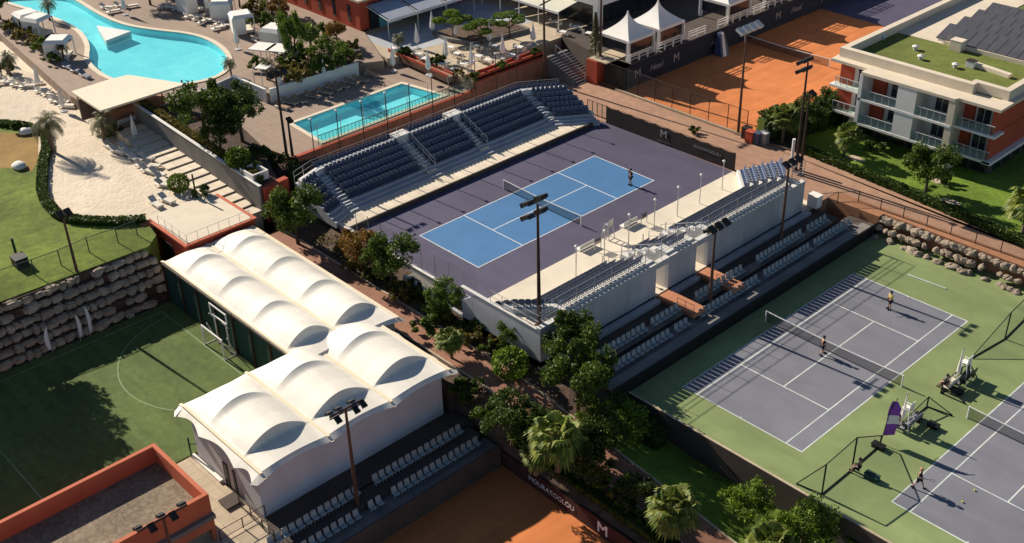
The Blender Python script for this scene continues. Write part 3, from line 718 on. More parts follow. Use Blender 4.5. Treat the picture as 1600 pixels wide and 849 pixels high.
# ---- seats beside the tent hall
hs = thing('terrace_seating', 'two short rows of pale grey seats on dark steps beside the white tent hall', 'seating', (18, -33, -3))
mb = MB(); mb.box(14.8, 17.1, -42.6, -24.7, -3.2, -3.05); mb.box(17.1, 18.5, -44.6, -24.7, -6, -3.2); mb.build('step', M['darkconc'], hs)
mb = MB(); mb.box(18.5, 20.2, -44.6, -24.3, -6, -3.75); mb.build('kerb', M['dirtyconc'], hs); mb = MB(); mb.box(20.2, 20.35, -46, -24.3, -5.6, -3.45); mb.build('parapet', M['darkconc'], hs)  # parapet shade is put into its darker concrete colour
spots = [(17.35, c.y, -3.2, 0) for y0, y1 in ((-43.0, -35.3), (-34.1, -25.6)) for c in along((0, y0), (0, y1), .58)]
spots += [(18.85, c.y, -3.75, 0) for y0, y1 in ((-43.2, -36.4), (-35.7, -34.4), (-33.6, -25.2)) for c in along((0, y0), (0, y1), .58)]
place_seats(hs, spots, M['greyseat'], w=.46)

# ------------------------------------------------------------------ tent roofs
def tent(label, x0, x1, bays, arches, zb, A, base, walls, over=0.7, last=0.2, name='tent_hall', straight=False):
    """membrane roof: bays side by side in y, each with arches along x"""
    t = thing(name, label, 'tent hall', ((x0 + x1) / 2, (bays[0] + bays[-1]) / 2, base))
    y0, y1 = bays[0], bays[-1]; N = len(bays) - 1; L = x1 - x0
    def prof(x):
        # saw profile between the arches; crease at each arch
        pts = [x0] + list(arches) + [x1]
        for i in range(len(pts) - 1):
            if x <= pts[i + 1] or i == len(pts) - 2:
                s = (x - pts[i]) / (pts[i + 1] - pts[i]); s = min(1, max(0, s))
                hi = 0.0 if i == 0 else 1.0; end = 1.0 if i < len(pts) - 2 else 0.18
                if i == 0: return 0.12 + 0.88 * s ** 0.8
                final = (i == len(pts) - 2)
                d = 0.16 if not final else last
                drop = 0.20 if not final else 0.66
                if s < d: return 1 - drop * math.sin(s / d * math.pi / 2)
                if final: return (1 - drop) * (1 - (s - d) / (1 - d)) + end * (s - d) / (1 - d)
                q = (s - d) / (1 - d); return 1 - drop + drop * q ** 1.0
        return 0
    def zof(x, y):
        for i in range(N):
            if y <= bays[i + 1] or i == N - 1:
                t_ = (y - bays[i]) / (bays[i + 1] - bays[i]); t_ = min(1, max(0, t_))
                tt = min(1, max(0, (t_ - .04) / .92)); return zb + A * math.sin(math.pi * tt) ** .92 * prof(x)
    xs_ = sorted(set([x0 + L * k / 90 for k in range(91)] + [a + e for a in arches for e in (-.01, .02)]))
    for i in range(N):
        mb = MB(); ny = 18; b0, b1 = bays[i], bays[i + 1]
        def fn(u, v, b0=b0, b1=b1):
            x = xs_[min(len(xs_) - 1, int(round(u * (len(xs_) - 1))))]; y = b0 + (b1 - b0) * v
            return (x, y, zof(x, min(max(y, b0 + 1e-4), b1 - 1e-4)))
        mb.grid(fn, len(xs_) - 1, ny)
        mb.build('roof_panel', M['membrane'], t, smooth=False)
    # sloping eaves with scalloped edges
    mb = MB()
    def scal(s): return math.sin(math.pi * s)
    for i in range(N):
        for xe, sx in ((x0, -1), (x1, 1)):
            def fn(u, v, xe=xe, sx=sx, i=i):
                y = bays[i] + (bays[i + 1] - bays[i]) * u; o = over * (.85 - 0.42 * scal(u))
                zz = zof(xe, min(max(y, bays[i] + 1e-4), bays[i+1] - 1e-4))
                return (xe + sx * o * v, y, zz - (0.22 + .05 * scal(u)) * v)
            mb.grid(fn, 16, 3)
    pts = [x0] + list(arches) + [x1]
    for j in range(len(pts) - 1):
        for ye, sy in ((y0, -1), (y1, 1)):
            def fn(u, v, ye=ye, sy=sy, j=j):
                x = pts[j] + (pts[j + 1] - pts[j]) * u; o = over * (1.15 - 0.6 * scal(u)) if not (straight and sy < 0) else .12
                return (x, ye + sy * o * v, zb - ((.55 - .25 * scal(u)) if not (straight and sy < 0) else .10) * v)
            mb.grid(fn, 12, 3)
    for xe, sx in ((x0, -1), (x1, 1)):
        for ye, sy in ((y0, -1), (y1, 1)):
            o = over
            if straight and sy < 0: continue
            mb.face([(xe, ye, zof(xe, ye)), (xe + sx * o, ye, zof(xe, ye) - .22), (xe + sx * o * .8, ye + sy * o * .9, zb - .5), (xe, ye + sy * o * 1.35, zb - .55)])
    mb.build('eaves', M['membrane'], t)
    mb = MB()
    for b in bays:
        z_ = zb + .03
        mb.hexa([(x0 - over, b - .11, z_ - .2), (x1 + over, b - .11, z_ - .2), (x1 + over, b + .11, z_ - .2), (x0 - over, b + .11, z_ - .2)], [(x0 - over * .9, b - .11, z_ - .12), (x0, b - .11, z_), (x0, b + .11, z_), (x0 - over * .9, b + .11, z_ - .12)])
        mb.box(x0, x1 + over * .3, b - .11, b + .11, z_ - .1, z_ + .03)
    mb.build('seam', M['seam'], t)
    walls(t); return t
def wallsA(t):
    mb = MB(); mb.box(-15.2, 4.8, -32.22, -32.05, -3.1, 0.85); mb.build('windbreak', M['greenfence'], t)
    mb = MB()
    for k in range(8): mb.box(-15.3 + k * 2.87, -15.16 + k * 2.87, -32.4, -32.22, -3.1, .95)
    mb.box(-15.2, 5.2, -32.36, -32.24, .80, .95)
    mb.build('post', M['darksteel'], t)
    mb = MB(); mb.box(-15.4, -15.2, -32.2, -22.7, -3.1, .8); mb.build('wall', M['membwall'], t); mb = MB(); mb.box(5.6, 5.8, -24.9, -22.7, -3.1, .8); mb.build('wall', M['membwall'], t)
tent('longer white tent hall roof with two rows of arched bays beside the football pitch', -15.3, 6.5, [-32.1, -27.6, -22.9], [-12.0, -6.7, -1.2, 4.0], 1.05, 1.1, -3.1, wallsA, over=.55, last=0.2, straight=True)
def wallsB(t):
    mb = MB(); mb.box(5.9, 14.8, -41.6, -25.2, -3.1, 0.72); mb.build('wall', M['membwall'], t)
    mb = MB(); mb.box(9.9, 10.5, -41.68, -41.6, -3.05, -.9); mb.box(11.2, 11.5, -41.68, -41.6, -3.05, -.9); mb.build('door', M['black'], t)
    mb = MB(); mb.box(5.5, 9.6, -42.0, -41.7, -3.1, -2.75); mb.build('kerb', M['membrane'], t)
tent('white tent hall in front with six arched bays and plain side walls', 4.7, 14.95, [-41.4, -35.8, -30.2, -24.6], [7.9, 12.7], 1.05, 1.15, -3.1, wallsB, over=.65, last=0.13)
# ------------------------------------------------------------------ tennis nets
def net(label, cx, cy, z, half, cords=True):
    t = thing('tennis_net', label, 'tennis net', (cx, cy, z))
    for s in (-1, 1):
        mb = MB(); mb.tube((cx + s * half, cy, z), (cx + s * half, cy, z + 1.08), 0.06, n=8); mb.build('post', M['white'], t)
    mb = MB(); n = 16
    H = lambda u: 0.914 + 0.15 * abs(2 * u - 1) ** 1.5
    mb.grid(lambda u, v: (cx - half + 2 * half * u, cy, z + 0.03 + (H(u) - .03) * v), n, 1); mb.build('mesh', M['net'], t)
    mb = MB()
    for k in range(n):
        u0, u1 = k / n, (k + 1) / n
        a = (cx - half + 2 * half * u0, H(u0)); b = (cx - half + 2 * half * u1, H(u1))
        mb.hexa([(a[0], cy - .03, z + a[1] - .06), (b[0], cy - .03, z + b[1] - .06), (b[0], cy + .03, z + b[1] - .06), (a[0], cy + .03, z + a[1] - .06)],
                [(a[0], cy - .03, z + a[1] + .02), (b[0], cy - .03, z + b[1] + .02), (b[0], cy + .03, z + b[1] + .02), (a[0], cy + .03, z + a[1] + .02)])
    mb.build('tape', M['line'], t)
net('tennis net across the blue show court', 0, 0, .01, 5.35)
net('tennis net across the left grey practice court where a dark figure walks', 32.26, 1.15, GZ + .01, 6.40)
net('tennis net across the right grey practice court at the photo edge', 50.52, 1.15, GZ + .01, 6.40)
net('tennis net on the orange clay court beyond the promenade', -7.0, 49.9, .01, 6.4)

# ------------------------------------------------------------------ light masts
def mast(label, x, y, z, h, heads, mt, name='floodlight_mast', arm=0.0, group=None, k=1.0, hm=None):
    """heads: (dy, dz, facing) of floodlight boxes relative to the top"""
    t = thing(name, label, 'light mast', (x, y, z), group=group)
    mb = MB(); mb.tube((x, y, z), (x, y, z + h), 0.17, 0.09, n=10); mb.box(x - .28, x + .28, y - .28, y + .28, z, z + .06); mb.build('pole', M[mt], t)
    mb = MB()
    ys = [hd[0] for hd in heads]
    for dz in sorted(set(hd[1] for hd in heads)):
        mb.tube((x, y + min(ys) - .2, z + h + dz), (x, y + max(ys) + .2, z + h + dz), 0.05, n=6)
    mb.build('crossbar', M[mt], t)
    for dy, dz, f in heads:
        mb = MB(); c = Vector((x + .32 * f, y + dy, z + h + dz + .02))
        mb.obox(c, .62 * k, .52 * k, .22 * k, 0, 0.5 * f)
        mb.obox(c + Vector((.30 * f * k, 0, -.19 * k)), .06, .56 * k, .28 * k, 0, 0.5 * f)
        mb.tube((x, y + dy, z + h + dz), c, .035, n=6)
        mb.build('floodlight', M[hm] if hm else M['black'], t)
    return t
four = lambda f: [(-.95, 0, f), (-.3, 0, f), (.35, 0, f), (1.0, 0, f)]
mast('tall dark floodlight mast at the near corner of the show court with four black lamps', 17.6, -17.4, 2.9, 10.6, [(-.7, .2, -1), (.7, .2, -1), (-.7, -.9, -1), (.7, -.9, -1)], 'darksteel', k=1.3)
mast('brown floodlight mast rising from the terrace seats near the left gangway', 22.0, -1.6, -.95, 8.2, [(-.9, 0, 1), (0, 0, 1), (.9, 0, 1), (-.5, -.5, -1)], 'rust')
mast('brown floodlight mast rising from the terrace seats near the right end of the grandstand', 20.6, 10.3, -.55, 8.9, [(-.9, 0, 1), (0, 0, 1), (.9, 0, 1)], 'rust')
mast('brown floodlight mast beside the clay court with a row of pale lamps', *P(1153, 210, 0), 12.1, [(-1.5, 0, 1), (-.5, 0, 1), (.5, 0, 1), (1.5, 0, 1)], 'rust', k=1.3, hm='lightframe')
mast('grey floodlight mast in front of the ivy bank with four dark lamps', *P(1243, 268, 0), 11.7, [(-.5, .1, -1), (.5, .1, -1), (-.5, -.8, -1), (.5, -.8, -1)], 'darksteel', k=1.3)
mast('slim dark mast standing right beside the grey floodlight mast by the hedge', *P(1250, 274, 0), 9.0, [(0, 0, 1)], 'darksteel')
mast('brown floodlight mast in front of the white tent hall with lamps both ways', *P(560, 800, -3.9), 9.3, [(-1.1, 0, -1), (-.4, 0, -1), (.7, 0, -1), (-.9, -.25, 1), (.6, -.25, 1), (1.2, -.1, 1)], 'rust', k=.75)
mast('brown floodlight mast between the lawn and the rock wall', *P(130, 462, -1.0), 8.4, [(-.3, 0, 1), (.4, 0, 1)], 'rust')
mast('dark floodlight mast at the left end of the small swimming pool', *P(449, 250, 1.2), 9.6, [(-.8, 0, 1), (0, 0, 1), (.8, 0, 1)], 'darksteel')
mast('short dark post right beside the mast at the left end of the small pool', *P(458, 250, 1.2), 4.6, [(0, 0, 1)], 'darksteel')
mast('tall brown mast behind the far grandstand cut off by the top of the photo', *P(851, 128, 0), 16.0, four(1), 'rust')
mast('tall brown mast in the red planter below the pagoda tents', *P(938, 92, 2.7), 13.0, four(1), 'rust')
mast('brown floodlight mast in front of the red-walled flat roof', *P(292, 960, -3.0), 8.2, [(-1.5, 0, -1), (-.9, .1, 1), (0, 0, -1), (.5, .1, 1), (1.4, 0, -1)], 'rust', k=.8)
# ivory court side lamp poles on the near deck
for i, (a, b) in enumerate([(900, 433), (944, 408), (982, 382), (1022, 358), (1058, 338), (1093, 318), (1128, 296)]):
    q = P(a, b, .42)
    def mk():
        t = thing('lamp_post', 'x', 'lamp post', (0, 0, 0))
        mb = MB(); mb.tube((0, 0, 0), (0, 0, 3.0), .045, n=8); mb.build('pole', M['steel'], t)
        mb = MB(); mb.lathe([(.05, 2.95), (.16, 3.05), (.16, 3.12), (.05, 3.2)], n=8); mb.build('lamp', M['white'], t); return t
    PR.put('decklamp', mk, ORD[i] + ' thin grey pole from the left along the cream deck of the near grandstand', q, 0, group='poles along the cream deck')

# ------------------------------------------------------------------ banners
def banner(label, a, b, h, m, items, name='windbreak', posts=True, leanx=0, flip=False):
    """upright banner from a to b; items: (kind, u, zfrac, size, text, shear)"""
    a = Vector(a); b = Vector(b); t = thing(name, label, 'windbreak', a)
    d = b - a; L = d.length; d.normalize(); nrm = Vector((d.y, -d.x, 0)).normalized()
    up = Vector((0, 0, 1))
    mb = MB(); n = 10
    def fn(u, v): return a + d * L * u + up * (h * v - .08 * math.sin(u * n * math.pi) ** 2 * v)
    mb.grid(fn, n * 4, 2); mb.build('cloth', m, t)
    if posts:
        mb = MB()
        for k in range(n + 1):
            c = a + d * L * k / n - nrm * .06; mb.tube(c, c + up * (h + .05), .04, n=6)
        mb.tube(a - nrm * .06 + up * h, b - nrm * .06 + up * h, .025, n=6); mb.build('frame', M['darksteel'], t)
    for kind, u, zf, size, body, sh, mm in items:
        c = a + d * L * u + up * h * zf + nrm * .03
        Mx = Matrix((d, up, d.cross(up))).transposed().to_4x4(); Mx.translation = c
        if kind == 'text': text_obj(body, size, Mx, M[mm], 'lettering', t, .005, sh)
        if kind == 'M':
            mb = MB(); s = size
            pts = [[(-.5, -.5), (-.32, -.5), (-.32, .5), (-.5, .5)], [(.32, -.5), (.5, -.5), (.5, .5), (.32, .5)],
                   [(-.32, .5), (-.32, .15), (0, -.12), (0, .14)], [(0, .14), (0, -.12), (.32, .15), (.32, .5)]]
            for q in pts:
                lo = [Mx @ Vector((x * s, y * s, 0)) for x, y in q]; hi = [Mx @ Vector((x * s, y * s, .012)) for x, y in q]; mb.hexa(lo, hi)
            mb.build('emblem', M[mm], t)
    return t
banner('dark brown windbreak with an M emblem along the far end of the blue show court', (-9.0, 18.9, .02), (8.6, 19.1, .02), 2.0, M['banner'],
       [('M', .47, .62, .85, '', 0, 'steel'), ('text', .47, .16, .22, 'MOURATOGLOU', 0, 'dirtyconc'), ('text', .80, .58, .46, 'MOURATOGLOU', 0, 'steel')])
banner('maroon windbreak with a big white M emblem along the shaded clay court', (20.4, -24.2, -5.5), (52, -24.7, -5.5), 1.5, M['banner_red'],
       [('M', .335, .55, .95, '', 0, 'line'), ('text', .17, .5, .62, 'MOURATOGLOU', 0, 'line'), ('text', .50, .5, .62, 'THE MOURATOGLOU', 0, 'line')])
wl = thing('retaining_wall', 'dark blue banner wall under the pagoda tents along the clay court', 'wall', (-13.8, 60, 0))
mb = MB(); mb.box(-13.9, -13.75, 27.6, 100, 0, 2.75); mb.build('wall', mat('navy banner wall', (0.018, 0.022, 0.035), .8, .2, 1), wl)
for y, k in ((29.5, 'M'), (32.8, 'Head'), (36.6, 'M'), (44.5, 'Head'), (57.5, 'M'), (61.5, 'Head'), (68, 'M')):
    Mx = Matrix(((0, 0, 1), (1, 0, 0), (0, 1, 0))).to_4x4(); Mx.translation = (-13.72, y, 1.5)
    text_obj(k, 1.5 if k == 'M' else 1.1, Mx, M['steel'], 'lettering', wl, .01, 0 if k == 'M' else .35)

# low concrete wall and fence along the near end of the show court
cw = thing('retaining_wall', 'low pale concrete wall along the near end of the purple court', 'wall', (0, -16.2, 0))
mb = MB(); mb.box(-10.8, 9.0, -16.25, -16.02, -1.2, .30); mb.build('wall', M['greywall'], cw)
mb = MB(); mb.box(-11.0, 8.6, -16.3, -15.97, .30, .38); mb.build('coping', M['white'], cw)
rp = thing('ramp_wall', 'pale concrete ramp walls stepping down among the plants beside the court', 'wall', (4, -18, -.6))
mb = MB()
mb.hexa([(0.5, -17.6, -1.2), (9.5, -17.6, -1.2), (9.5, -17.3, -1.2), (0.5, -17.3, -1.2)], [(0.5, -17.6, .1), (9.5, -17.6, -.5), (9.5, -17.3, -.5), (0.5, -17.3, .1)])
mb.build('wall', M['greywall'], rp)
mb = MB(); mb.hexa([(0.5, -17.3, -1.2), (9.5, -17.3, -1.2), (9.5, -16.3, -1.2), (0.5, -16.3, -1.2)], [(0.5, -17.3, -.1), (9.5, -17.3, -.85), (9.5, -16.3, -.85), (0.5, -16.3, -.1)]); mb.build('ramp', M['dirtyconc'], rp)
fe = thing('mesh_fence', 'thin mesh fence with slim posts along the near end of the purple court', 'fence', (0, -16.1, .3))
for k in range(11):
    mb = MB(); mb.tube((-10 + k * 1.9, -16.12, .3), (-10 + k * 1.9, -16.12, 2.9), .035, n=6); mb.build('post', M['steel'], fe)
mb = MB(); mb.face([(-10, -16.12, .38), (9, -16.12, .38), (9, -16.12, 2.9), (-10, -16.12, 2.9)]); mb.build('mesh', M['chain'], fe)

# ------------------------------------------------------------------ show court furniture
def bench_mk():
    t = thing('players_bench', 'x', 'bench', (0, 0, 0))
    mb = MB(); mb.box(-.3, .3, -.9, .9, .42, .48); mb.build('seat', M['white'], t, world=False)
    mb = MB(); mb.obox(Vector((.32, 0, .78)), .05, 1.8, .5, 0, .15); mb.build('backrest', M['white'], t, world=False)
    for s in (-.75, .75):
        mb = MB(); mb.box(-.28, .28, s - .04, s + .04, 0, .42); mb.build('leg', M['white'], t, world=False)
    return t
PR.put('bench', bench_mk, 'white players bench on the deck edge left of the umpire chair', P(913, 392, .05) , 0)
PR.put('bench', bench_mk, 'white players bench on the deck edge right of the umpire chair', P(981, 356, .05), 0)
def umpire_mk(cm='lightframe', canopy=True):
    t = thing('umpire_chair', 'x', 'umpire chair', (0, 0, 0))
    mb = MB()
    for sx in (-1, 1):
        for sy in (-1, 1): mb.tube((sx * .55, sy * .42, 0), (sx * .25, sy * .3, 1.75), .04, n=6)
    for k in range(5): mb.tube((-.5 + k * .055, -.4 + k * .02, .25 + k * .32), (-.5 + k * .055, .4 - k * .02, .25 + k * .32), .03, n=6)
    mb.build('frame', M[cm], t)
    mb = MB(); mb.box(-.3, .3, -.32, .32, 1.72, 1.82); mb.build('seat', M[cm], t)
    mb = MB(); mb.obox(Vector((.3, 0, 2.15)), .06, .6, .65, 0, .12); mb.build('backrest', M[cm], t)
    mb = MB(); mb.box(-.32, -.1, -.36, -.30, 1.95, 2.0); mb.box(-.32, .25, .30, .36, 1.95, 2.0); mb.build('armrest', M[cm], t)
    return t
o = umpire_mk('steel'); o.location = P(950, 378, .02); o['label'] = 'grey umpire chair between the two white benches of the show court'
for i, (a, b) in enumerate([(934, 390), (1006, 350)]):
    q = P(a, b, .42); t = thing('court_board', ('left' if i == 0 else 'right') + ' small white framed board on the deck beside the players bench', 'board', q)
    mb = MB(); mb.tube(q + Vector((0, -.4, 0)), q + Vector((0, -.4, 1.1)), .04, n=6); mb.tube(q + Vector((0, .4, 0)), q + Vector((0, .4, 1.1)), .04, n=6); mb.build('leg', M['lightframe'], t)
    mb = MB(); mb.box(q.x - .03, q.x + .03, q.y - .45, q.y + .45, q.z + .6, q.z + 1.15); mb.build('board', M['net'], t)

# ------------------------------------------------------------------ practice court furniture
def midfence(label, pts, h, hs=None):
    t = thing('court_divider', label, 'fence', (pts[0][0], pts[0][1], GZ))
    for i, p in enumerate(pts):
        mb = MB(); mb.tube((p[0], p[1], GZ), (p[0], p[1], GZ + p[2]), .06, n=6); mb.build('post', M['black'], t)
    mb = MB()
    for a, b in zip(pts, pts[1:]):
        mb.tube((a[0], a[1], GZ + .05), (b[0], b[1], GZ + .05), .045, n=6); mb.tube((a[0], a[1], GZ + a[2]), (b[0], b[1], GZ + b[2]), .04, n=6)
    mb.build('rail', M['black'], t)
    mb = MB()
    for a, b in zip(pts, pts[1:]): mb.face([(a[0], a[1], GZ + .05), (b[0], b[1], GZ + .05), (b[0], b[1], GZ + b[2]), (a[0], a[1], GZ + a[2])])
    mb.build('mesh', M['chain'], t)
def G(a, b): q = P(a, b, GZ); return (q.x, q.y)
XM = 41.5
midfence('see-through divider fence with black frame between the grey courts nearest the photo bottom', [(*G(1245, 757), .1), (*G(1284, 773), 2.7), (*G(1331, 734), 2.9)], 0)
midfence('low black divider fence beside the purple feather flag', [(*G(1331, 734), 2.9), (*G(1375, 696), .9)], 0)
midfence('low black divider fence beside the front umpire chair', [(*G(1410, 667), .5), (*G(1448, 636), .95), (*G(1487, 650), .1)], 0)
midfence('black framed divider fence beside the back umpire chair', [(*G(1508, 632), .1), (*G(1470, 615), 1.0), (*G(1500, 590), .95), (*G(1515, 572), .1)], 0)
midfence('tall black divider fence post group near the far end of the courts', [(*G(1518, 560), .1), (*G(1570, 530), 2.6), (*G(1600, 500), 2.6)], 0)
def flagpoleumb(label, q, h=2.6, col='canvas', name='folded_parasol'):
    t = thing(name, label, 'parasol', q)
    mb = MB(); mb.tube(q, q + Vector((0, 0, h)), .035, n=6); mb.build('pole', M['steel'], t)
    mb = MB(); mb.lathe([(.10, .9), (.16, 1.1), (.13, 1.6), (.08, 2.2), (.03, h + .05)], q, n=10, squash=lambda k, n: 1.0 if k % 2 else .7); mb.build('canopy', M[col], t)
    mb = MB(); mb.lathe([(.3, 0), (.3, .08), (.06, .12)], q, n=10); mb.build('base', M['greywall'], t)
    return t
o = umpire_mk('white'); o.location = P(1413, 668, GZ); o['label'] = 'white umpire chair beside the purple feather flag'
o = umpire_mk('white'); o.location = P(1503, 595, GZ); o['label'] = 'white umpire chair farther back between the two grey courts'
flagpoleumb('slim folded white parasol above the umpire chair by the purple flag', P(1408, 668, GZ), 3.2)
flagpoleumb('folded white parasol above the umpire chair farther back', P(1494, 598, GZ), 3.4)
def courtbench(label, q, m, rz=0):
    t = thing('court_bench', label, 'bench', q, rz)
    mb = MB(); mb.box(-.28, .28, -.8, .8, .40, .46); mb.build('seat', M[m], t, world=False)
    mb = MB(); mb.obox(Vector((.32, 0, .75)), .06, 1.6, .5, 0, .2); mb.build('backrest', M[m], t, world=False)
    for s in (-.65, .65):
        mb = MB(); mb.box(-.25, .28, s - .04, s + .04, 0, .42); mb.build('leg', M['black'], t, world=False)
courtbench('pale bench under the farther white umpire chair', P(1483, 606, GZ), 'cushion')
courtbench('dark slatted bench behind the white umpire chair by the purple flag', P(1424, 664, GZ), 'greycushion')
courtbench('dark bench close to the farther white umpire chair', P(1510, 594, GZ), 'black')
def boxthing(name, label, cat, q, sx, sy, sz, m, rz=0, lid=None):
    t = thing(name, label, cat, q, rz); mb = MB(); mb.box(-sx / 2, sx / 2, -sy / 2, sy / 2, 0, sz); mb.build('body', M[m], t, world=False, bevel=.02)
    mb = MB(); mb.box(-sx / 2 - .03, sx / 2 + .03, -sy / 2 - .03, sy / 2 + .03, sz, sz + .05); mb.build('lid', M[lid or m], t, world=False)
    return t
boxthing('equipment_box', 'black equipment box on green paint in front of the farther umpire chair', 'box', P(1495, 614, GZ), .9, .5, .25, 'black')
boxthing('equipment_box', 'black equipment box on green paint right of the front umpire chair', 'box', P(1458, 668, GZ), .8, .5, .3, 'black')
boxthing('equipment_box', 'dark green box at the end of the low divider shadow', 'box', P(1362, 748, GZ), 1.0, .5, .35, 'greenfence')
boxthing('waste_bin', 'small grey bin beside the far umpire chair', 'bin', P(1478, 604, GZ), .4, .4, .7, 'steel')
boxthing('sports_bag', 'dark sports bag on the bench by the purple flag', 'bag', P(1432, 655, GZ), .5, .8, .35, 'darkcloth')
q = P(1376, 693, GZ); t = thing('feather_flag', 'purple and white feather flag leaning beside the front umpire chair', 'flag', q)
mb = MB(); pole = [(0, 0, 0), (0.05, .1, 1.2), (.1, .25, 2.4), (.15, .6, 3.3), (.15, 1.1, 3.6)]
for a, b in zip(pole, pole[1:]): mb.tube(q + Vector(a), q + Vector(b), .03, n=6)
mb.build('pole', M['black'], t)
for nm, z0, z1, mm in (('cloth', .7, 1.7, 'purple'), ('cloth', 1.7, 2.45, 'canvas'), ('cloth', 2.45, 3.45, 'purple')):
    mb = MB()
    def fn(u, v, z0=z0, z1=z1):
        zz = z0 + (z1 - z0) * v; y0 = .08 + .05 * zz + (max(0, zz - 2.6) ** 2) * .6; wdt = .85 if zz < 3 else .85 - (zz - 3) * 1.1
        return q + Vector((.72 * wdt * u + .05 * math.sin(u * 5 + zz), y0 + .69 * wdt * u, zz))
    mb.grid(fn, 6, 6); o = mb.build(nm, M[mm], t)
t = text_obj('MOURATOGLOU', .16, Matrix.Translation(q + Vector((.14, .6, 2.05))) @ Matrix(((0, 0, 1, 0), (1, 0, 0, 0), (0, 1, 0, 0), (0, 0, 0, 1))), M['purple'], 'lettering', t)
boxthing('flag_base', 'black weighted base of the purple feather flag', 'base', P(1372, 700, GZ), .9, .5, .3, 'black')
# wooden practice wall lines at the far end
t = thing('practice_board', 'narrow pale board lying by the far end of the left grey court', 'board', P(1445, 432, GZ)); mb = MB(); a = P(1418, 430, GZ); b = P(1478, 452, GZ)
mb.tube(a + Vector((0, 0, .05)), b + Vector((0, 0, .05)), .06, n=6); mb.build('board', M['oldline'], t)

# ------------------------------------------------------------------ football pitch
q = Vector((-6.84, -33.62, -3)); b_ = Vector((-3.6, -33.62, -3))
t = thing('football_goal', 'small white football goal with basketball hoop frame above it', 'goal', (q + b_) / 2)
mb = MB(); c = [(q.x, q.y), (b_.x, b_.y)]
for x, y in c:
    mb.box(x - .06, x + .06, y - .06, y + .06, -3, -.95); mb.tube((x, y + 1.1, -2.97), (x, y, -2.97), .04, n=6); mb.tube((x, y + 1.1, -2.97), (x, y + .5, -1.0), .04, n=6)
mb.box(q.x, b_.x, q.y - .06, q.y + .06, -1.06, -.94); mb.tube((q.x, q.y + 1.1, -2.97), (b_.x, q.y + 1.1, -2.97), .04, n=6); mb.build('frame', M['white'], t)
mb = MB()
for x, y in c: mb.face([(x, y, -3), (x, y + 1.1, -3), (x, y + .5, -1), (x, y, -1)])
mb.face([(q.x, q.y + 1.1, -3), (b_.x, q.y + 1.1, -3), (b_.x, q.y + .5, -1), (q.x, q.y + .5, -1)]); mb.build('net', M['chain'], t)
mb = MB(); mb.box(-6.6, -3.9, -32.75, -32.65, -.1, 0); mb.box(-6.6, -3.9, -32.75, -32.65, .9, 1.0); mb.box(-6.6, -6.5, -32.75, -32.65, -.1, .95); mb.box(-4.0, -3.9, -32.75, -32.65, -.1, .95)
mb.tube((-6.3, -32.5, -.6), (-6.3, -33.0, .2), .04, n=6); mb.tube((-4.2, -32.5, -.6), (-4.2, -33.0, .2), .04, n=6)
for x in (-6.2, -4.3): mb.tube((x, -32.65, 0), (x, -32.65, -3), .07, n=8)
mb.build('hoop_frame', M['white'], t)
for i, (a, b, zz, h) in enumerate([(70, 540, -2.95, 2.6), (112, 520, -2.95, 2.6), (126, 512, -2.95, 3.0)]):
    q = P(a, b, zz); q.x = -15.0; t = thing('feather_flag', ['leaning purple and white', 'plain white', 'pink and white'][i] + ' feather flag at the foot of the rock wall', 'flag', q)
    mb = MB(); mb.tube(q, q + Vector((-.1, .1, h)), .03, n=6); mb.build('pole', M['steel'], t)
    mb = MB(); mb.grid(lambda u, v: q + Vector((-.1 * v + .04 * math.sin(4 * u), (.38 * math.sin(math.pi * min(1, .12 + v * .88)) ** .6) * (u if i else -u) + .12 * v * v, .4 + (h - .4) * v)), 4, 8); mb.build('cloth', [M['canvas'], M['canvas'], M['canvas']][i], t)
t = thing('mesh_fence', 'thin green mesh fence along the lawn above the rock wall', 'fence', P(100, 430, LZ))
fp = [P(-40, 462, LZ), P(55, 430, LZ), P(96, 415, LZ), P(140, 395, LZ), P(185, 380, LZ), P(215, 368, LZ)]
for p in fp:
    mb = MB(); mb.tube(p, p + Vector((0, 0, 1.6)), .05, n=6); mb.build('post', M['greenfence'], t)
mb = MB()
for a, b in zip(fp, fp[1:]): mb.face([a, b, b + Vector((0, 0, 1.5)), a + Vector((0, 0, 1.5))])
mb.build('mesh', M['chain'], t)
mb = MB()
for a, b in zip(fp, fp[1:]): mb.tube(a + Vector((0, 0, 1.55)), b + Vector((0, 0, 1.55)), .035, n=6)
mb.build('rail', M['greenfence'], t)
q = P(300, 715, -3); t = thing('corner_post', 'dark green corner post with rail at the pitch edge beside the front tent hall', 'post', q)
mb = MB(); mb.tube(q, q + Vector((0, 0, 1.9)), .07, n=8); mb.tube(q + Vector((0, 0, 1.3)), q + Vector((1.5, 1.2, 1.5)), .04, n=6); mb.build('post', M['greenfence'], t)

# ---- rocks
def ordn(n):
    return ORD[n - 1] if n <= 20 else '%d%s' % (n, 'th' if 10 < n % 100 < 20 else {1: 'st', 2: 'nd', 3: 'rd'}.get(n % 10, 'th'))
def rock_me(seed, m, flat=.7):
    rnd = random.Random(seed); bm = bmesh.new(); bmesh.ops.create_icosphere(bm, subdivisions=2, radius=1)
    o = Vector((rnd.random() * 50, rnd.random() * 50, 0))
    for v in bm.verts:
        n = noise.noise(v.co * 1.1 + o) * .45 + noise.noise(v.co * 2.6 + o) * .15
        v.co *= 1 + n; v.co.z *= flat
        v.co = Vector((round(v.co.x * 4) / 4 * .35 + v.co.x * .65, round(v.co.y * 4) / 4 * .35 + v.co.y * .65, round(v.co.z * 4) / 4 * .35 + v.co.z * .65))
    me = bpy.data.meshes.new('rock'); bm.to_mesh(me); bm.free(); me.materials.append(m); return me
rocks = [rock_me(s, M['rock']) for s in range(5)]
rnd = random.Random(3)
N = 46
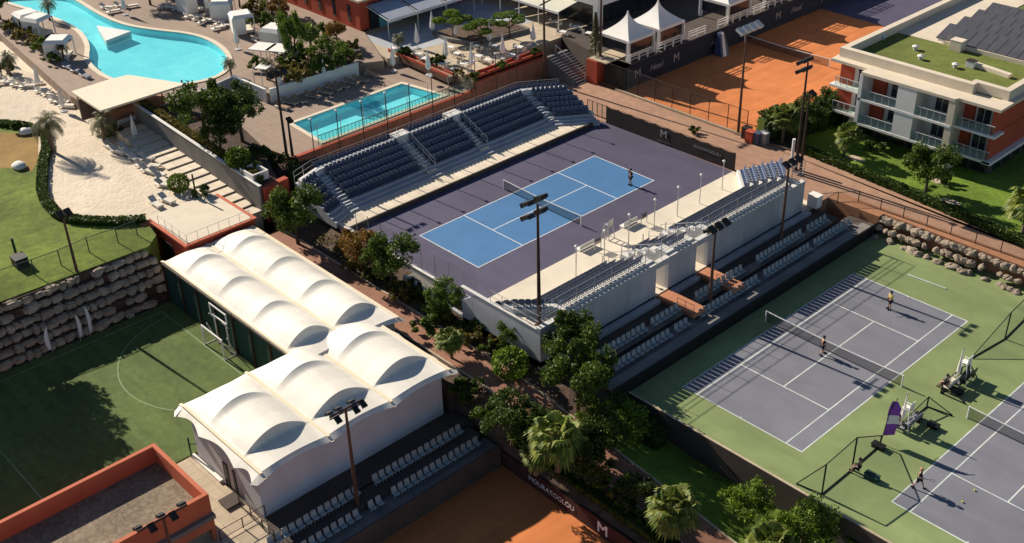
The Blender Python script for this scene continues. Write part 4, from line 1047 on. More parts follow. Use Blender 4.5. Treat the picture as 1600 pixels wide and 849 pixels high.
for i in range(N):
    u = i / (N - 1); a = Vector((24.6, 21.5, 0)); b = Vector((47, 21.5, 0)); c = a + (b - a) * u
    for r_ in range(3):
        if r_ and rnd.random() < .2 * r_: continue
        o = bpy.data.objects.new('boulder', rocks[rnd.randrange(5)]); COL.objects.link(o)
        o.location = (c.x + rnd.uniform(-.2, .2), 21.5 - r_ * .7 + rnd.uniform(-.12, .12), -.45 - r_ * .65); s = rnd.uniform(.30, .56); o.scale = (s * rnd.uniform(.8, 1.3), s, s)
        o.rotation_euler = (rnd.random() * .5, rnd.random() * .5, rnd.random() * 6)
        tag(o, '%s boulder in the %s of the stone bank by the green court' % (ordn(i + 1), ['top row', 'middle row', 'bottom row'][r_]), 'boulder', 'boulders between the green court and the promenade')
rw = thing('rock_wall', 'high rugged stone retaining wall between the lawn and the football pitch', 'rock wall', (-16.8, -40, -1))
mb = MB()
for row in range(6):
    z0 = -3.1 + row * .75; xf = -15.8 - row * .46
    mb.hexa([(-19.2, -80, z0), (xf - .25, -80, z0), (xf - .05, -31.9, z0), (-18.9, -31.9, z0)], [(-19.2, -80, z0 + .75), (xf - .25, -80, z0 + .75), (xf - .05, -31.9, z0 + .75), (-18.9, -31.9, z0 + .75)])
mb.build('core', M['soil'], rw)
def block_bm(seed):
    rnd = random.Random(seed); bm = bmesh.new(); bmesh.ops.create_cube(bm, size=2); bmesh.ops.bevel(bm, geom=list(bm.edges), offset=.32, segments=2, affect='EDGES')
    bmesh.ops.subdivide_edges(bm, edges=list(bm.edges), cuts=1)
    o = Vector((rnd.random() * 40, rnd.random() * 40, 1))
    for v in bm.verts: v.co *= 1 + noise.noise(v.co * .8 + o) * .38 + noise.noise(v.co * 2.2 + o) * .12
    me = bpy.data.meshes.new('b'); bm.to_mesh(me); bm.free(); return me
rd = [block_bm(20 + s) for s in range(7)]; bm = bmesh.new()
rnd = random.Random(5)
for row in range(6):
    y = -31.7 - rnd.random()
    while y > -66:
        wd = rnd.uniform(.5, 1.5); x = -15.75 - row * .46 + (y + 32) * .006 + rnd.uniform(-.12, .12); z = -2.72 + row * .75
        if rnd.random() < .93:
            bm2 = bmesh.new(); bm2.from_mesh(rd[rnd.randrange(7)])
            bm2.transform(Matrix.Translation((x - .1, y - wd / 2, z + rnd.uniform(-.06, .06))) @ Matrix.Rotation(rnd.uniform(-.12, .12), 4, 'X') @ Matrix.Diagonal((rnd.uniform(.40, .55), wd * .52, rnd.uniform(.24, .33), 1)) @ Matrix.Rotation(rnd.choice((0, math.pi)), 4, 'Z'))
            tmp = bpy.data.meshes.new('t'); bm2.to_mesh(tmp); bm2.free(); bm.from_mesh(tmp); bpy.data.meshes.remove(tmp)
        y -= wd * 1.0
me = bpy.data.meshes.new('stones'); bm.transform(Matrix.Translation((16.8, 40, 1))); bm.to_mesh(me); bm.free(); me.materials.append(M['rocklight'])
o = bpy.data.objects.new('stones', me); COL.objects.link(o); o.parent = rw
for i, (a, b, c, d) in enumerate([(560, 640, 0, 0)]): pass

# ------------------------------------------------------------------ fences right
def meshfence(label, a, b, h, n, z=0, m='darksteel', mesh='chain', zf=None):
    t = thing('mesh_fence', label, 'fence', a); mb = MB(); a = Vector(a); b = Vector(b)
    for k in range(n + 1):
        mb = MB(); c = a + (b - a) * k / n; mb.tube(c, c + Vector((0, 0, h)), .045, n=6); mb.build('post', M[m], t)
    mb = MB(); mb.tube(a + Vector((0, 0, h)), b + Vector((0, 0, h)), .03, n=6); mb.tube(a + Vector((0, 0, .1)), b + Vector((0, 0, .1)), .025, n=6); mb.build('rail', M[m], t)
    mb = MB(); mb.face([a, b, b + Vector((0, 0, h)), a + Vector((0, 0, h))]); mb.build('mesh', M[mesh], t); return t
meshfence('long mesh fence with dark posts between the promenade and the boulders', (21.2, 22.1, 0), (52, 23.2, 0), 1.15, 13)
meshfence('short green mesh fence at the top of the terrace seat steps', (18.4, 19.3, -.3), (21.2, 22.1, 0), 1.2, 2, m='greenfence')
meshfence('tall thin mesh fence along the near side of the clay court', (-16.5, 26.7, 0), (4.4, 26.7, 0), 3.0, 8)
t = thing('kerb_wall', 'low pale kerb wall at the foot of the clay court fence', 'wall', (-6, 26.5, 0)); mb = MB(); mb.box(-14.5, 4.6, 26.42, 26.6, 0, .3); mb.build('wall', M['stone'], t)
meshfence('thin mesh fence on the right side of the promenade behind the far grandstand', (-12.5, 19.6, 0), (-9.5, 19.6, 0), 1.6, 4)
# bins etc at the promenade corner
for i, (a, b, m_) in enumerate([(1172, 222, 'red'), (1182, 224, 'navy'), (1193, 224, 'steel'), (1166, 216, 'darksteel')]):
    boxthing('waste_container', ['red', 'dark blue', 'grey', 'dark brown'][i] + ' waste container at the corner below the clay court', 'container', P(a, b, 0), .9, .8, 1.25, m_, lid='lightframe' if i == 2 else None)
boxthing('white_bag', 'big white bag standing at the right end of the near grandstand wall', 'bag', P(1272, 322, 0), 1.1, .9, 1.2, 'canvas')
t = thing('marker_post', 'white round post by the hedge beside the grey mast', 'post', P(1236, 262, 0)); q = P(1236, 262, 0); mb = MB(); mb.tube(q, q + Vector((0, 0, 3.2)), .16, n=10); mb.build('post', M['white'], t)
# ------------------------------------------------------------------ hotel at the right
ht = thing('hotel_building', 'white and red hotel wing with balconies and a green flat roof', 'building', (18.6, 45, 0))
X0, X1, YF = 9.3, 27.7, 35.6
mb = MB(); mb.box(X0 + .3, X1 - .3, YF + .2, 80, 2.3, 7.7); mb.build('core', M['white'], ht)
mb = MB(); mb.box(X0 + 1, X1 - .6, YF + .4, 80, -.2, 2.3); mb.build('ground_floor', M['darkconc'], ht)
for k in range(9): mb = MB(); mb.box(11 + k * 1.8, 12.3 + k * 1.8, YF + .35, YF + .42, .1, 2.0); mb.build('window', M['darkglass'], ht)
for k in range(20): mb = MB(); mb.box(X1 - .62, X1 - .55, YF + 1.5 + k * 2.1, YF + 3 + k * 2.1, .1, 2.0); mb.build('window', M['darkglass'], ht)
mb = MB(); mb.box(X1 - .3, X1 - .05, YF - 1.6, 80, 2.45, 7.7); mb.box(X1 - .05, X1 + .02, YF - 1.6, 80, 5.0, 5.08); mb.build('side_wall', M['red'], ht)
mb = MB(); mb.box(X1 - .4, X1 + .5, YF - 1.9, 80, 2.1, 2.4); mb.build('side_ledge', M['white'], ht)
# slabs
def slab(z, nm):
    mb = MB(); mb.prism([(9.0, 34.5), (13.3, 34.5), (13.3, 33.2), (23.7, 33.2), (23.9, 33.7), (28.1, 33.7), (28.1, YF), (9.0, YF)], z - .25, z); mb.build(nm, M['white'], ht)
slab(2.42, 'balcony_slab'); slab(5.15, 'balcony_slab')
mb = MB(); mb.prism([(8.9, 34.4), (13.3, 34.4), (13.3, 33.2), (23.7, 33.2), (23.9, 33.7), (28.2, 33.7), (28.2, 80), (8.9, 80)], 7.7, 8.0)
mb.build('cornice', M['cream'], ht)
# parapet and roof
mb = MB()
outer = [(9.2, 35.6), (23.3, 34.6), (24.1, 34.6), (24.1, 35.6), (27.6, 35.6), (27.6, 90), (9.2, 90)]
mb.box(9.2, 9.9, 35.4, 90, 8, 9.0); mb.box(9.9, 24.3, 35.4, 36.1, 8, 9.0); mb.box(24.3, 27.6, 36.2, 36.9, 8, 9.0); mb.box(23.7, 24.3, 36.1, 36.9, 8, 9.0); mb.box(26.95, 27.6, 36.9, 90, 8, 9.0)
mb.build('parapet', M['cream'], ht)
mb = MB(); mb.box(9.9, 26.95, 36.1, 90, 7.9, 8.06); mb.build('roof', M['roofgreen'], ht)
mb = MB(); mb.box(9.9, 15.5, 45.8, 90, 8.06, 8.12); mb.box(15.5, 26.95, 45.8, 46.6, 8.06, 8.5); mb.build('roof_path', M['cream'], ht)
# vertical fins and bays
mb = MB(); mb.box(13.2, 13.6, 33.2, YF, 2.17, 7.7); mb.build('fin', M['white'], ht)
mb = MB(); mb.box(17.6, 19.7, 33.25, YF, 2.42, 7.7); mb.build('wall_panel', M['white'], ht)
mb = MB(); mb.box(23.15, 23.85, 33.25, YF, -.1, 7.7); mb.build('column', M['cream'], ht)
mb = MB(); mb.box(11.6, 12.1, 35.0, YF, -.1, 2.2); mb.build('column', M['cream'], ht)
for z in (2.42, 5.15):
    for x0, x1, redside, glass in ((9.6, 13.2, 0, False), (13.6, 17.6, 0, True), (19.7, 23.15, 1, True), (23.85, 27.4, 2, True)):
        if redside == 0: mb = MB(); mb.box(x0 + .05, x0 + 1.5, YF - .25, YF + .2, z, z + 2.5); mb.build('red_panel', M['red'], ht)
        elif redside == 1: mb = MB(); mb.box(x1 - 1.0, x1, YF - .25, YF + .2, z, z + 2.5); mb.build('red_panel', M['red'], ht)
        else: mb = MB(); mb.box(x0, x0 + 1.0, YF - .25, YF + .2, z, z + 2.5); mb.build('red_panel', M['red'], ht)
        wx = {0: x0 + 2.0, 1: x0 + .9, 2: x0 + 1.2}[redside]
        mb = MB(); mb.box(wx, wx + 1.5, YF + .1, YF + .22, z + .05, z + 2.2); wdw = mb.build('window', M['white'], ht)
        for j in range(2):
            mb = MB(); mb.box(wx + .06 + j * .72, wx + .70 + j * .72, YF + .06, YF + .098, z + .1, z + 2.12); mb.build('pane', M['darkglass'], wdw)
        yf = 34.6 if x0 < 13 else (33.3 if x0 < 23 else 33.8)
        mb = MB(); mb.box(x0, x1 + (.5 if x0 > 23 else 0), yf, yf + .03, z + .08, z + .95); mb.build('balustrade', M['glass'], ht)
        mb = MB(); mb.box(x0, x1 + (.5 if x0 > 23 else 0), yf - .02, yf + .05, z + .95, z + 1.0)
        for j in range(6): mb.box(x0 + (x1 - x0) * j / 5 - .02, x0 + (x1 - x0) * j / 5 + .02, yf - .01, yf + .04, z, z + .95)
        mb.build('handrail', M['lightframe'], ht)
for i, (a, b) in enumerate([(1430, 78), (1438, 93), (1492, 106), (1380, 62), (1558, 88)]):
    q = P(a, b, 8.07); t = thing('roof_vent', ['small pale mushroom vent near the left middle of the green roof', 'small pale mushroom vent below the other one on the green roof', 'small pale mushroom vent near the front of the green roof', 'small white vent in the shadow of the left roof parapet', 'small pale mushroom vent near the right side of the green roof'][i], 'roof vent', q)
    mb = MB(); mb.lathe([(.2, 0), (.2, .35)], q, n=10); mb.build('pipe', M['lightframe'], t)
    mb = MB(); mb.lathe([(.38, .35), (.36, .42), (.1, .55)], q, n=12); mb.build('cap', M['white'], t)
q = P(1495, 78, 8.07); boxthing('roof_box', 'white box housing near the middle of the green roof', 'roof box', q, 1.3, 1.1, 1.1, 'cream')
q = P(1517, 105, 8.07); boxthing('roof_hatch', 'small dark and white hatch on the green roof beside the beam', 'roof hatch', q, .9, .8, .7, 'white', lid='darksteel')
a = P(1522, 103, 8.08); b = P(1578, 122, 8.08); t = thing('duct', 'long pale duct lying on the green roof', 'duct', a); mb = MB(); d = (b - a); nn = Vector((-d.y, d.x, 0)).normalized() * .3
mb.hexa([a - nn, b - nn, b + nn, a + nn], [x + Vector((0, 0, .4)) for x in (a - nn, b - nn, b + nn, a + nn)]); mb.build('duct', M['cream'], t)
k = 0
for r_ in range(4):
    for c_ in range(9):
        x = 14.9 + c_ * 1.15 + (0 if r_ else 0); y = 47.6 + r_ * 3.2
        def mk():
            t = thing('solar_panel', 'x', 'solar panel', (0, 0, 0)); mb = MB(); mb.obox(Vector((0, 0, .95)), 1.08, 2.9, .06, 0, 0); o = mb.build('panel', M['solar'], t, world=False); o.rotation_euler = (R_(18), 0, 0)
            mb = MB(); mb.box(-.5, .5, -1.2, -1.1, 0, .55); mb.box(-.5, .5, 1.1, 1.2, 0, 1.25); mb.build('frame', M['lightframe'], t, world=False); return t
        PR.put('solar', mk, '%s dark solar panel from the left in the %s row behind the green roof' % (ORD[c_], ['front', 'second', 'third', 'back'][r_]), (x, y, 8.1), 0, group='solar panels on the hotel roof')

# ------------------------------------------------------------------ red flat-roof building, bottom left
bl = thing('red_building', 'flat gravel roof with high red parapet at the lower left corner', 'building', (9, -52, -3))
bx0, bx1, by = 6.9, 14.3, -45.0
mb = MB(); mb.box(bx0 + .3, bx1 - .3, -75, by - .3, -3.1, -.4); mb.build('roof', M['gravel'], bl)
mb = MB(); mb.box(bx0, bx0 + .3, -75, by, -3.1, 1.0); mb.build('wall', M['orange'], bl)
mb = MB(); mb.box(bx0 + .3, bx1, by - .3, by, -3.1, 1.0); mb.build('wall', M['orange'], bl)
mb = MB(); mb.box(bx1 - .3, bx1, -75, by - .3, -.95, 1.0); mb.build('parapet', M['orange'], bl)
mb = MB(); mb.box(bx1 - .35, bx1 + .35, -75, by + .05, -.95, -.62); mb.build('ledge', M['dirtyconc'], bl)
mb = MB(); mb.box(bx1 - .3, bx1 + .05, -75, by, -1.9, -.96); mb.build('band', M['orange'], bl)
mb = MB(); mb.box(bx1 - .6, bx1 - .35, -75, by - .3, -3.1, -1.9); mb.build('front', M['darkglass'], bl)
patch('paving', [(5.4, -45, -2.98), (5.4, -41.8, -2.98), (15.5, -41.8, -2.98), (20.2, -44.2, -2.98), (20.2, -48, -2.98), (14.0, -48, -2.98), (14.0, -45, -2.98)], M['stone'])
boxthing('ground_hatch', 'dark square hatch on the pale paving beside the front tent hall', 'hatch', P(360, 785, -2.95), 1.2, 1.2, .12, 'darkconc')
# low frame benches at the hall corner
meshfence('dark metal barrier at the lower corner of the front tent hall', P(345, 845, -2.9), P(415, 805, -2.9), .9, 2)
meshfence('second dark metal barrier crossing at the lower corner of the front tent hall', P(375, 790, -2.9), P(430, 845, -2.9), .9, 3)

# ------------------------------------------------------------------ red terrace building behind the long tent
rb = thing('terrace_building', 'red building with pale roof terrace and railing behind the longer tent hall', 'building', (-18, -26, -3))
mb = MB(); mb.box(-21.6, -15.7, -29.6, -22.4, -3.1, 1.45); mb.build('wall', M['red'], rb)
mb = MB(); mb.box(-21.8, -15.5, -29.8, -22.2, 1.45, 1.6); mb.box(-22.6, -21.8, -30.6, -22.2, 1.2, 1.58); mb.build('edge', M['redtop'], rb)
mb = MB(); mb.box(-23.0, -15.8, -29.45, -22.6, 1.6, 1.63); mb.build('terrace', M['cream'], rb)
mb = MB(); mb.box(-20.5, -18.4, -29.68, -29.6, -3.0, .4); mb.build('door', M['black'], rb)
mb = MB(); railing(mb, (-15.7, -29.4, 1.6), (-15.7, -22.8, 1.6), 6, .95, (.95,)); railing(mb, (-21, -29.4, 1.6), (-15.7, -29.4, 1.6), 4, .95, (.95,)); mb.build('railing', M['lightframe'], rb)
rb2 = thing('red_block', 'narrow red wall block with a white framed skylight on top beside the round tree', 'wall', (-19.5, -17.5, 1))
mb = MB(); mb.hexa([(-18.2, -19.8, -.8), (-17.6, -19.8, -.8), (-17.9, -16.9, -.8), (-18.6, -16.9, -.8)], [(-18.2, -19.8, 3.0), (-17.6, -19.8, 3.0), (-17.9, -16.9, 3.0), (-18.6, -16.9, 3.0)]); mb.build('wall', M['red'], rb2)
q2 = P(398, 265, 3.9)
mb = MB(); x, y, z = q2; mb.box(x - 1.3, x + 1.0, y - .9, y - .75, 3.0, 3.9); mb.box(x - 1.3, x + 1.0, y + .75, y + .9, 3.0, 3.9); mb.box(x - 1.3, x - 1.15, y - .75, y + .75, 3.0, 3.9); mb.box(x + .85, x + 1.0, y - .75, y + .75, 3.0, 3.9); mb.build('skylight_frame', M['white'], rb2)
mb = MB(); mb.box(x - 1.15, x + .85, y - .75, y + .75, 2.5, 3.3); mb.build('shaft', M['darkconc'], rb2)
# grey wall beside the garden steps
t = thing('garden_wall', 'long grey retaining wall beside the garden steps below the clipped hedge', 'wall', (-30, -20, 1))
mb = MB(); mb.hexa([(-43, -20.15, -.5), (-18.0, -20.15, -.5), (-18.0, -19.9, -.5), (-43, -19.9, -.5)], [(-43, -20.15, 4.5), (-18.0, -20.15, 3.2), (-18.0, -19.9, 3.2), (-43, -19.9, 4.5)]); mb.build('wall', M['dirtyconc'], t)  # darker concrete colour stands in for shade on this wall
mb = MB(); mb.hexa([(-43, -20.2, 4.5), (-17.95, -20.2, 3.2), (-17.95, -19.85, 3.2), (-43, -19.85, 4.5)], [(-43, -20.2, 4.56), (-17.95, -20.2, 3.26), (-17.95, -19.85, 3.26), (-43, -19.85, 4.56)]); mb.build('coping', M['white'], t)
# wall under the pool bar
t = thing('retaining_wall', 'grey retaining wall curving under the pool bar terrace', 'wall', P(240, 175, 2)); 
wp = [P(185, 190, 3.2), P(240, 170, 3.2), P(300, 148, 3.2), P(368, 118, 3.2)]
mb = MB()
for a, b in zip(wp, wp[1:]):
    nn = Vector((-(b - a).y, (b - a).x, 0)).normalized() * .3
    mb.hexa([Vector((p.x, p.y, -1)) for p in (a, b, b + nn, a + nn)], [a, b, b + nn, a + nn])
mb.build('wall', M['greywall'], t)
t = thing('retaining_wall', 'white garden wall between the upper terrace and the small pool', 'wall', P(480, 125, 2))
mb = MB()
for a, b in ((P(418, 138, 3.3), P(556, 96, 3.3)), (P(366, 116, 3.4), P(418, 138, 3.3))):
    nn = Vector((-(b - a).y, (b - a).x, 0)).normalized() * .3; a = a - nn * 1.6; b = b - nn * 1.6
    mb.hexa([Vector((p.x, p.y, .5)) for p in (a, b, b + nn, a + nn)], [a, b, b + nn, a + nn])
mb.build('wall', M['white'], t)
# brick wall behind the far stand, with coping, and glass fence on it
t = thing('brick_wall', 'long weathered brick wall with red coping behind the far grandstand', 'wall', (-23.9, 6, 0))
mb = MB(); mb.box(-23.9, -23.7, -12.6, 12.6, -.1, 1.62); mb.box(-23.9, -23.7, 12.6, 24.2, -.1, 2.5); mb.build('wall', M['brickwall'], t)
mb = MB(); mb.box(-24.1, -23.6, -12.6, 12.6, 1.62, 1.72); mb.box(-24.1, -23.6, 12.6, 24.2, 2.5, 2.62); mb.build('coping', M['red'], t)
t = thing('glass_fence', 'glass fence with tall slim posts along the small pool', 'fence', (-24.3, 0, 1.6))
mb = MB(); mb.box(-24.35, -24.32, -9, 12.4, 1.7, 2.75); mb.build('pane', M['glass'], t)
for k in range(8):
    mb = MB(); mb.tube((-24.25, -9 + k * 3.0, 1.7), (-24.25, -9 + k * 3.0, 4.3), .035, n=6); mb.build('post', M['steel'], t)
mb = MB(); mb.box(-24.37, -24.30, -9, 12.4, 2.75, 2.80)
for k in range(44): mb.box(-24.36, -24.33, -9 + k * .49, -8.97 + k * .49, 1.7, 2.75)
mb.build('rail', M['darksteel'], t)
# stairs down from the restaurant terrace
t = thing('terrace_stairs', 'wide grey stairs with a centre rail going down from the restaurant terrace', 'stairs', (-22, 25.5, 0))
mb = MB()
for k in range(13): mb.box(-24.0 + k * .36, -19.2 + 0 * k, 24.2 if 0 else 24.1, 27.9, -.1, 2.5 - k * .19) if 0 else mb.box(-24.0, -24.0 + (k + 1) * .40, 24.2, 27.8, -.1 + 0.19 * (12 - k), .09 + 0.19 * (12 - k))
mb.build('steps', M['dirtyconc'], t)
mb = MB(); mb.tube((-24, 26, 2.5), (-24, 26, 3.4), .05, n=6); mb.tube((-19, 26, .1), (-19, 26, 1.0), .05, n=6); mb.tube((-24, 26, 3.4), (-19, 26, 1.0), .05, n=6); mb.build('handrail', M['steel'], t)
t = thing('stair_wall', 'red wall block with rock planter beside the terrace stairs', 'wall', (-17.5, 28, 1.5))
q = P(912, 110, 2.9); mb = MB(); mb.box(-19.0, -17.3, 26.2, 28.4, -.1, 2.9); mb.build('wall', M['red'], t)
mb = MB(); mb.box(-17.3, -13.9, 27.6, 28.4, -.1, 2.9); mb.box(-17.3, -13.9, 27.4, 27.58, 0, 2.4); mb.build('side_wall', M['black'], t)
mb = MB(); mb.box(-18.8, -16, 26.4, 30.5, 2.9, 3.02); mb.build('bed', M['stone'], t)
# red planters edging the restaurant terrace
def planter(label, a, b, w, h, z0):
    a = Vector(a); b = Vector(b); t = thing('planter', label, 'planter', a); nn = Vector((-(b - a).y, (b - a).x, 0)).normalized() * w
    mb = MB()
    for p, q in ((a, b), (a + nn, b + nn)):
        n2 = nn.normalized() * .15
        mb.hexa([Vector((v.x, v.y, z0)) for v in (p, q, q + n2, p + n2)], [Vector((v.x, v.y, z0 + h)) for v in (p, q, q + n2, p + n2)])
    mb.build('wall', M['red'], t)
    mb = MB(); mb.hexa([Vector((v.x, v.y, z0)) for v in (a, b, b + nn, a + nn)], [Vector((v.x, v.y, z0 + h * .7)) for v in (a, b, b + nn, a + nn)]); mb.build('gravel', M['rock'], t)
planter('long red planter filled with pale rocks along the restaurant terrace edge', (-24.1, 12.7, 0), (-24.1, 24.2, 0), 1.0, 1.15, 2.0)
planter('red planter running up the left side of the restaurant terrace', P(700, 130, 2.0), P(607, 88, 2.0), -.8, 1.0, 2.0)
# ------------------------------------------------------------------ restaurant buildings
def awning(label, a, b, out, zt, m, n, name='awning'):
    a = Vector(a); b = Vector(b); out = Vector(out); t = thing(name, label, 'awning', a)
    mb = MB(); d = (b - a)
    for k in range(n):
        p = a + d * (k / n + .02); q = a + d * ((k + 1) / n - .02)
        mb.hexa([p, q, q + out, p + out], [v + Vector((0, 0, .08)) for v in (p, q, q + out, p + out)])
    mb.build('canvas', M[m], t)
    mb = MB(); mb.tube(a + out, b + out, .08, n=6)
    for k in range(n + 1):
        p = a + d * k / n; mb.tube(p, p + out, .06, n=6)
        mb.tube(p + out, Vector((p.x + out.x, p.y + out.y, TZ)), .05, n=6)
    mb.box(min(a.x, b.x) + out.x - .05, max(a.x, b.x) + out.x + .05, min(a.y, b.y) + out.y, max(a.y, b.y) + out.y, (a + out).z - .3, (a + out).z - .05)
    mb.build('frame', M['white'], t); return t
r1 = thing('restaurant_building', 'red restaurant wing with narrow windows and a pale roof at the top of the photo', 'building', (-52, 14, 2.6))
mb = MB(); mb.box(-95, -47.0, 13.6, 15.0, 2.5, 6.6); mb.build('wall', M['red'], r1)
mb = MB(); mb.box(-95, -47.2, 15.0, 60, 2.5, 6.4); mb.build('core', M['red'], r1)
mb = MB(); mb.box(-95, -46.6, 13.3, 60, 6.6, 6.85); mb.build('roof', M['stone'], r1)
for k in range(9):
    mb = MB(); mb.box(-49.5 - k * 3.3, -48.9 - k * 3.3, 13.52, 13.6, 3.6, 5.8); mb.build('window', M['darkglass'], r1)
mb = MB(); mb.box(-47.2, -46.95, 15.2, 30, 2.6, 6.0); mb.build('glass_front', M['darkglass'], r1)
mb = MB(); mb.box(-47.0, -46.9, 16.6, 20.2, 2.6, 4.6); mb.build('teal_panel', M['teal'], r1)
for y in (30, 33.4): 
    mb = MB(); mb.box(-47.6, -46.7, y, y + .8, 2.6, 6.5); mb.build('pillar', M['red'], r1)
mb = MB(); mb.box(-47.3, -47.0, 30, 50, 2.6, 6.4); mb.build('entrance_glass', M['darkglass'], r1)
awning('long grey glass awning along the red restaurant wing', (-46.8, 14.6, 5.9), (-46.8, 29.0, 5.9), (4.4, 0, -.9), 5.2, 'awninggrey', 3)
r2 = thing('restaurant_building', 'red restaurant wing right of the terrace with cream awnings', 'building', (-36, 33, 2.6))
mb = MB(); mb.box(-47, -29.0, 36.4, 60, 2.5, 6.4); mb.build('wall', M['red'], r2)
mb = MB(); mb.box(-46, -28.6, 36.0, 60, 6.4, 6.6); mb.build('roof', M['stone'], r2)
mb = MB(); mb.box(-45, -29.4, 36.3, 36.4, 2.7, 5.2); mb.build('glass_front', M['darkglass'], r2)
mb = MB(); mb.box(-46.4, -45.4, 35.6, 36.4, 2.6, 6.4); mb.build('pillar', M['red'], r2)
def aw2():
    t = thing('awning', 'row of cream retractable awnings over the shaded restaurant front', 'awning', (-36, 35, 5))
    for k in range(4):
        mb = MB(); x0 = -43.5 + k * 3.7; mb.hexa([(x0, 36.2, 5.6), (x0 + 3.3, 36.2, 5.6), (x0 + 3.3, 31.6, 4.9), (x0, 31.6, 4.9)][::-1], [(x0, 36.2, 5.68), (x0 + 3.3, 36.2, 5.68), (x0 + 3.3, 31.6, 4.98), (x0, 31.6, 4.98)][::-1]); mb.build('canvas', M['awning'], t)
    mb = MB(); mb.box(-43.8, -29.0, 31.4, 31.6, 4.7, 5.0)
    for k in range(5): mb.tube((-43.6 + k * 3.65, 31.5, 2.6), (-43.6 + k * 3.65, 31.5, 4.8), .06, n=6)
    mb.build('frame', M['white'], t)
aw2()
r3 = thing('club_building', 'low dark glass club building with white fascia and M emblem behind the pagoda tents', 'building', (-27, 45, 2.9))
mb = MB(); mb.box(-40, -26.2, 35.3, 90, 2.9, 5.6); mb.build('wall', M['darkglass'], r3)
mb = MB(); mb.box(-40, -25.4, 35.0, 90, 5.6, 6.9); mb.build('fascia', M['white'], r3)
mb = MB(); mb.box(-26.3, -25.5, 35.0, 36.0, 2.9, 5.6); mb.build('pillar', M['white'], r3)
Mx = Matrix(((0, 0, 1), (1, 0, 0), (0, 1, 0))).to_4x4(); Mx.translation = (-25.37, 38.6, 6.22); text_obj('M', 1.4, Mx, M['black'], 'emblem', r3)
# pagoda tents
def pagoda_mk(w=4.6):
    t = thing('pagoda_tent', 'x', 'tent', (0, 0, 0)); h = w / 2
    for sx in (-1, 1):
        for sy in (-1, 1):
            mb = MB(); mb.box(sx * h - .09, sx * h + .09, sy * h - .09, sy * h + .09, 0, 2.5); mb.build('leg', M['white'], t)
    mb = MB(); n = 8
    def ring(u): return h * (1 - u) ** 1.9 + .05
    for k in range(n):
        u0, u1 = k / n, (k + 1) / n; a, b = ring(u0), ring(u1); z0, z1 = 2.5 + 2.7 * u0, 2.5 + 2.7 * u1
        for (px_, py_), (qx, qy) in (((-1, -1), (1, -1)), ((1, -1), (1, 1)), ((1, 1), (-1, 1)), ((-1, 1), (-1, -1))):
            mb.face([(px_ * a, py_ * a, z0), (qx * a, qy * a, z0), (qx * b, qy * b, z1), (px_ * b, py_ * b, z1)])
    mb.build('roof', M['canvas'], t)
    mb = MB(); mb.box(-h - .03, h + .03, -h - .03, -h, 2.2, 2.55); mb.box(-h - .03, h + .03, h, h + .03, 2.2, 2.55); mb.box(-h - .03, -h, -h, h, 2.2, 2.55); mb.box(h, h + .03, -h, h, 2.2, 2.55); mb.build('valance', M['canvas'], t)
    mb = MB()
    for sx, sy in ((1, -1), (1, 1), (-1, -1)): mb.box(sx * (h - .25) - .2, sx * (h - .25) + .2, sy * (h - .1) - .03, sy * (h - .1) + .03, 0, 2.3)
    mb.build('curtain', M['canvas'], t)
    mb = MB(); mb.box(-h + .4, h - .4, -h - .01, -h + .01, .9, 2.2); mb.box(h - .01, h + .01, -h + .4, h - .4, .9, 2.2); mb.build('window', M['darkglass'], t)
    return t
for i, (x, y) in enumerate([(-16.9, 31.0), (-17.0, 36.6), (-16.6, 49.5), (-16.8, 57.5), (-17.2, 66)]):
    PR.put('pagoda', pagoda_mk, ['nearest white pointed pagoda tent at the left end of the clay court terrace', 'second white pointed pagoda tent right behind the nearest one', 'third white pagoda tent in the middle of the clay court terrace', 'fourth white pagoda tent cut by the top of the photo', 'farthest white pagoda tent outside the top of the photo'][i], (x, y, 2.92), 0, group='white pagoda tents')
def terrace_rail(label, y0, y1):
    t = thing('balustrade', label, 'railing', (-14.1, y0, 2.9))
    n = int((y1 - y0) / 1.5); mb = MB()
    for k in range(n + 1): y = y0 + (y1 - y0) * k / n; mb.box(-14.2, -14.05, y - .08, y + .08, 2.9, 4.0)
    mb.build('post', M['white'], t); mb = MB()
    for z in (3.3, 3.65, 3.95): mb.box(-14.16, -14.09, y0, y1, z, z + .07)
    mb.build('rail', M['white'], t)
terrace_rail('white terrace railing left of the gap above the clay court', 28.5, 42.5)
terrace_rail('white terrace railing right of the gap above the clay court', 45, 75)
t = thing('blue_canopy', 'small blue and white folded canopy at the foot of the banner wall on clay', 'canopy', (-12.8, 44.5, 0))
mb = MB(); mb.hexa([(-13.5, 43.6, 0), (-12.2, 43.6, 0), (-12.2, 45.3, 0), (-13.5, 45.3, 0)], [(-13.4, 44.0, 2.8), (-12.9, 44.0, 2.8), (-12.9, 44.8, 2.8), (-13.4, 44.8, 2.8)]); mb.build('cloth', M['blueseat'], t)
mb = MB(); mb.hexa([(-12.2, 43.9, 0), (-12.05, 43.9, 0), (-12.05, 44.5, 0), (-12.2, 44.5, 0)], [(-12.9, 44.2, 2.8), (-12.8, 44.2, 2.8), (-12.8, 44.5, 2.8), (-12.9, 44.5, 2.8)]); mb.build('stripe', M['white'], t)
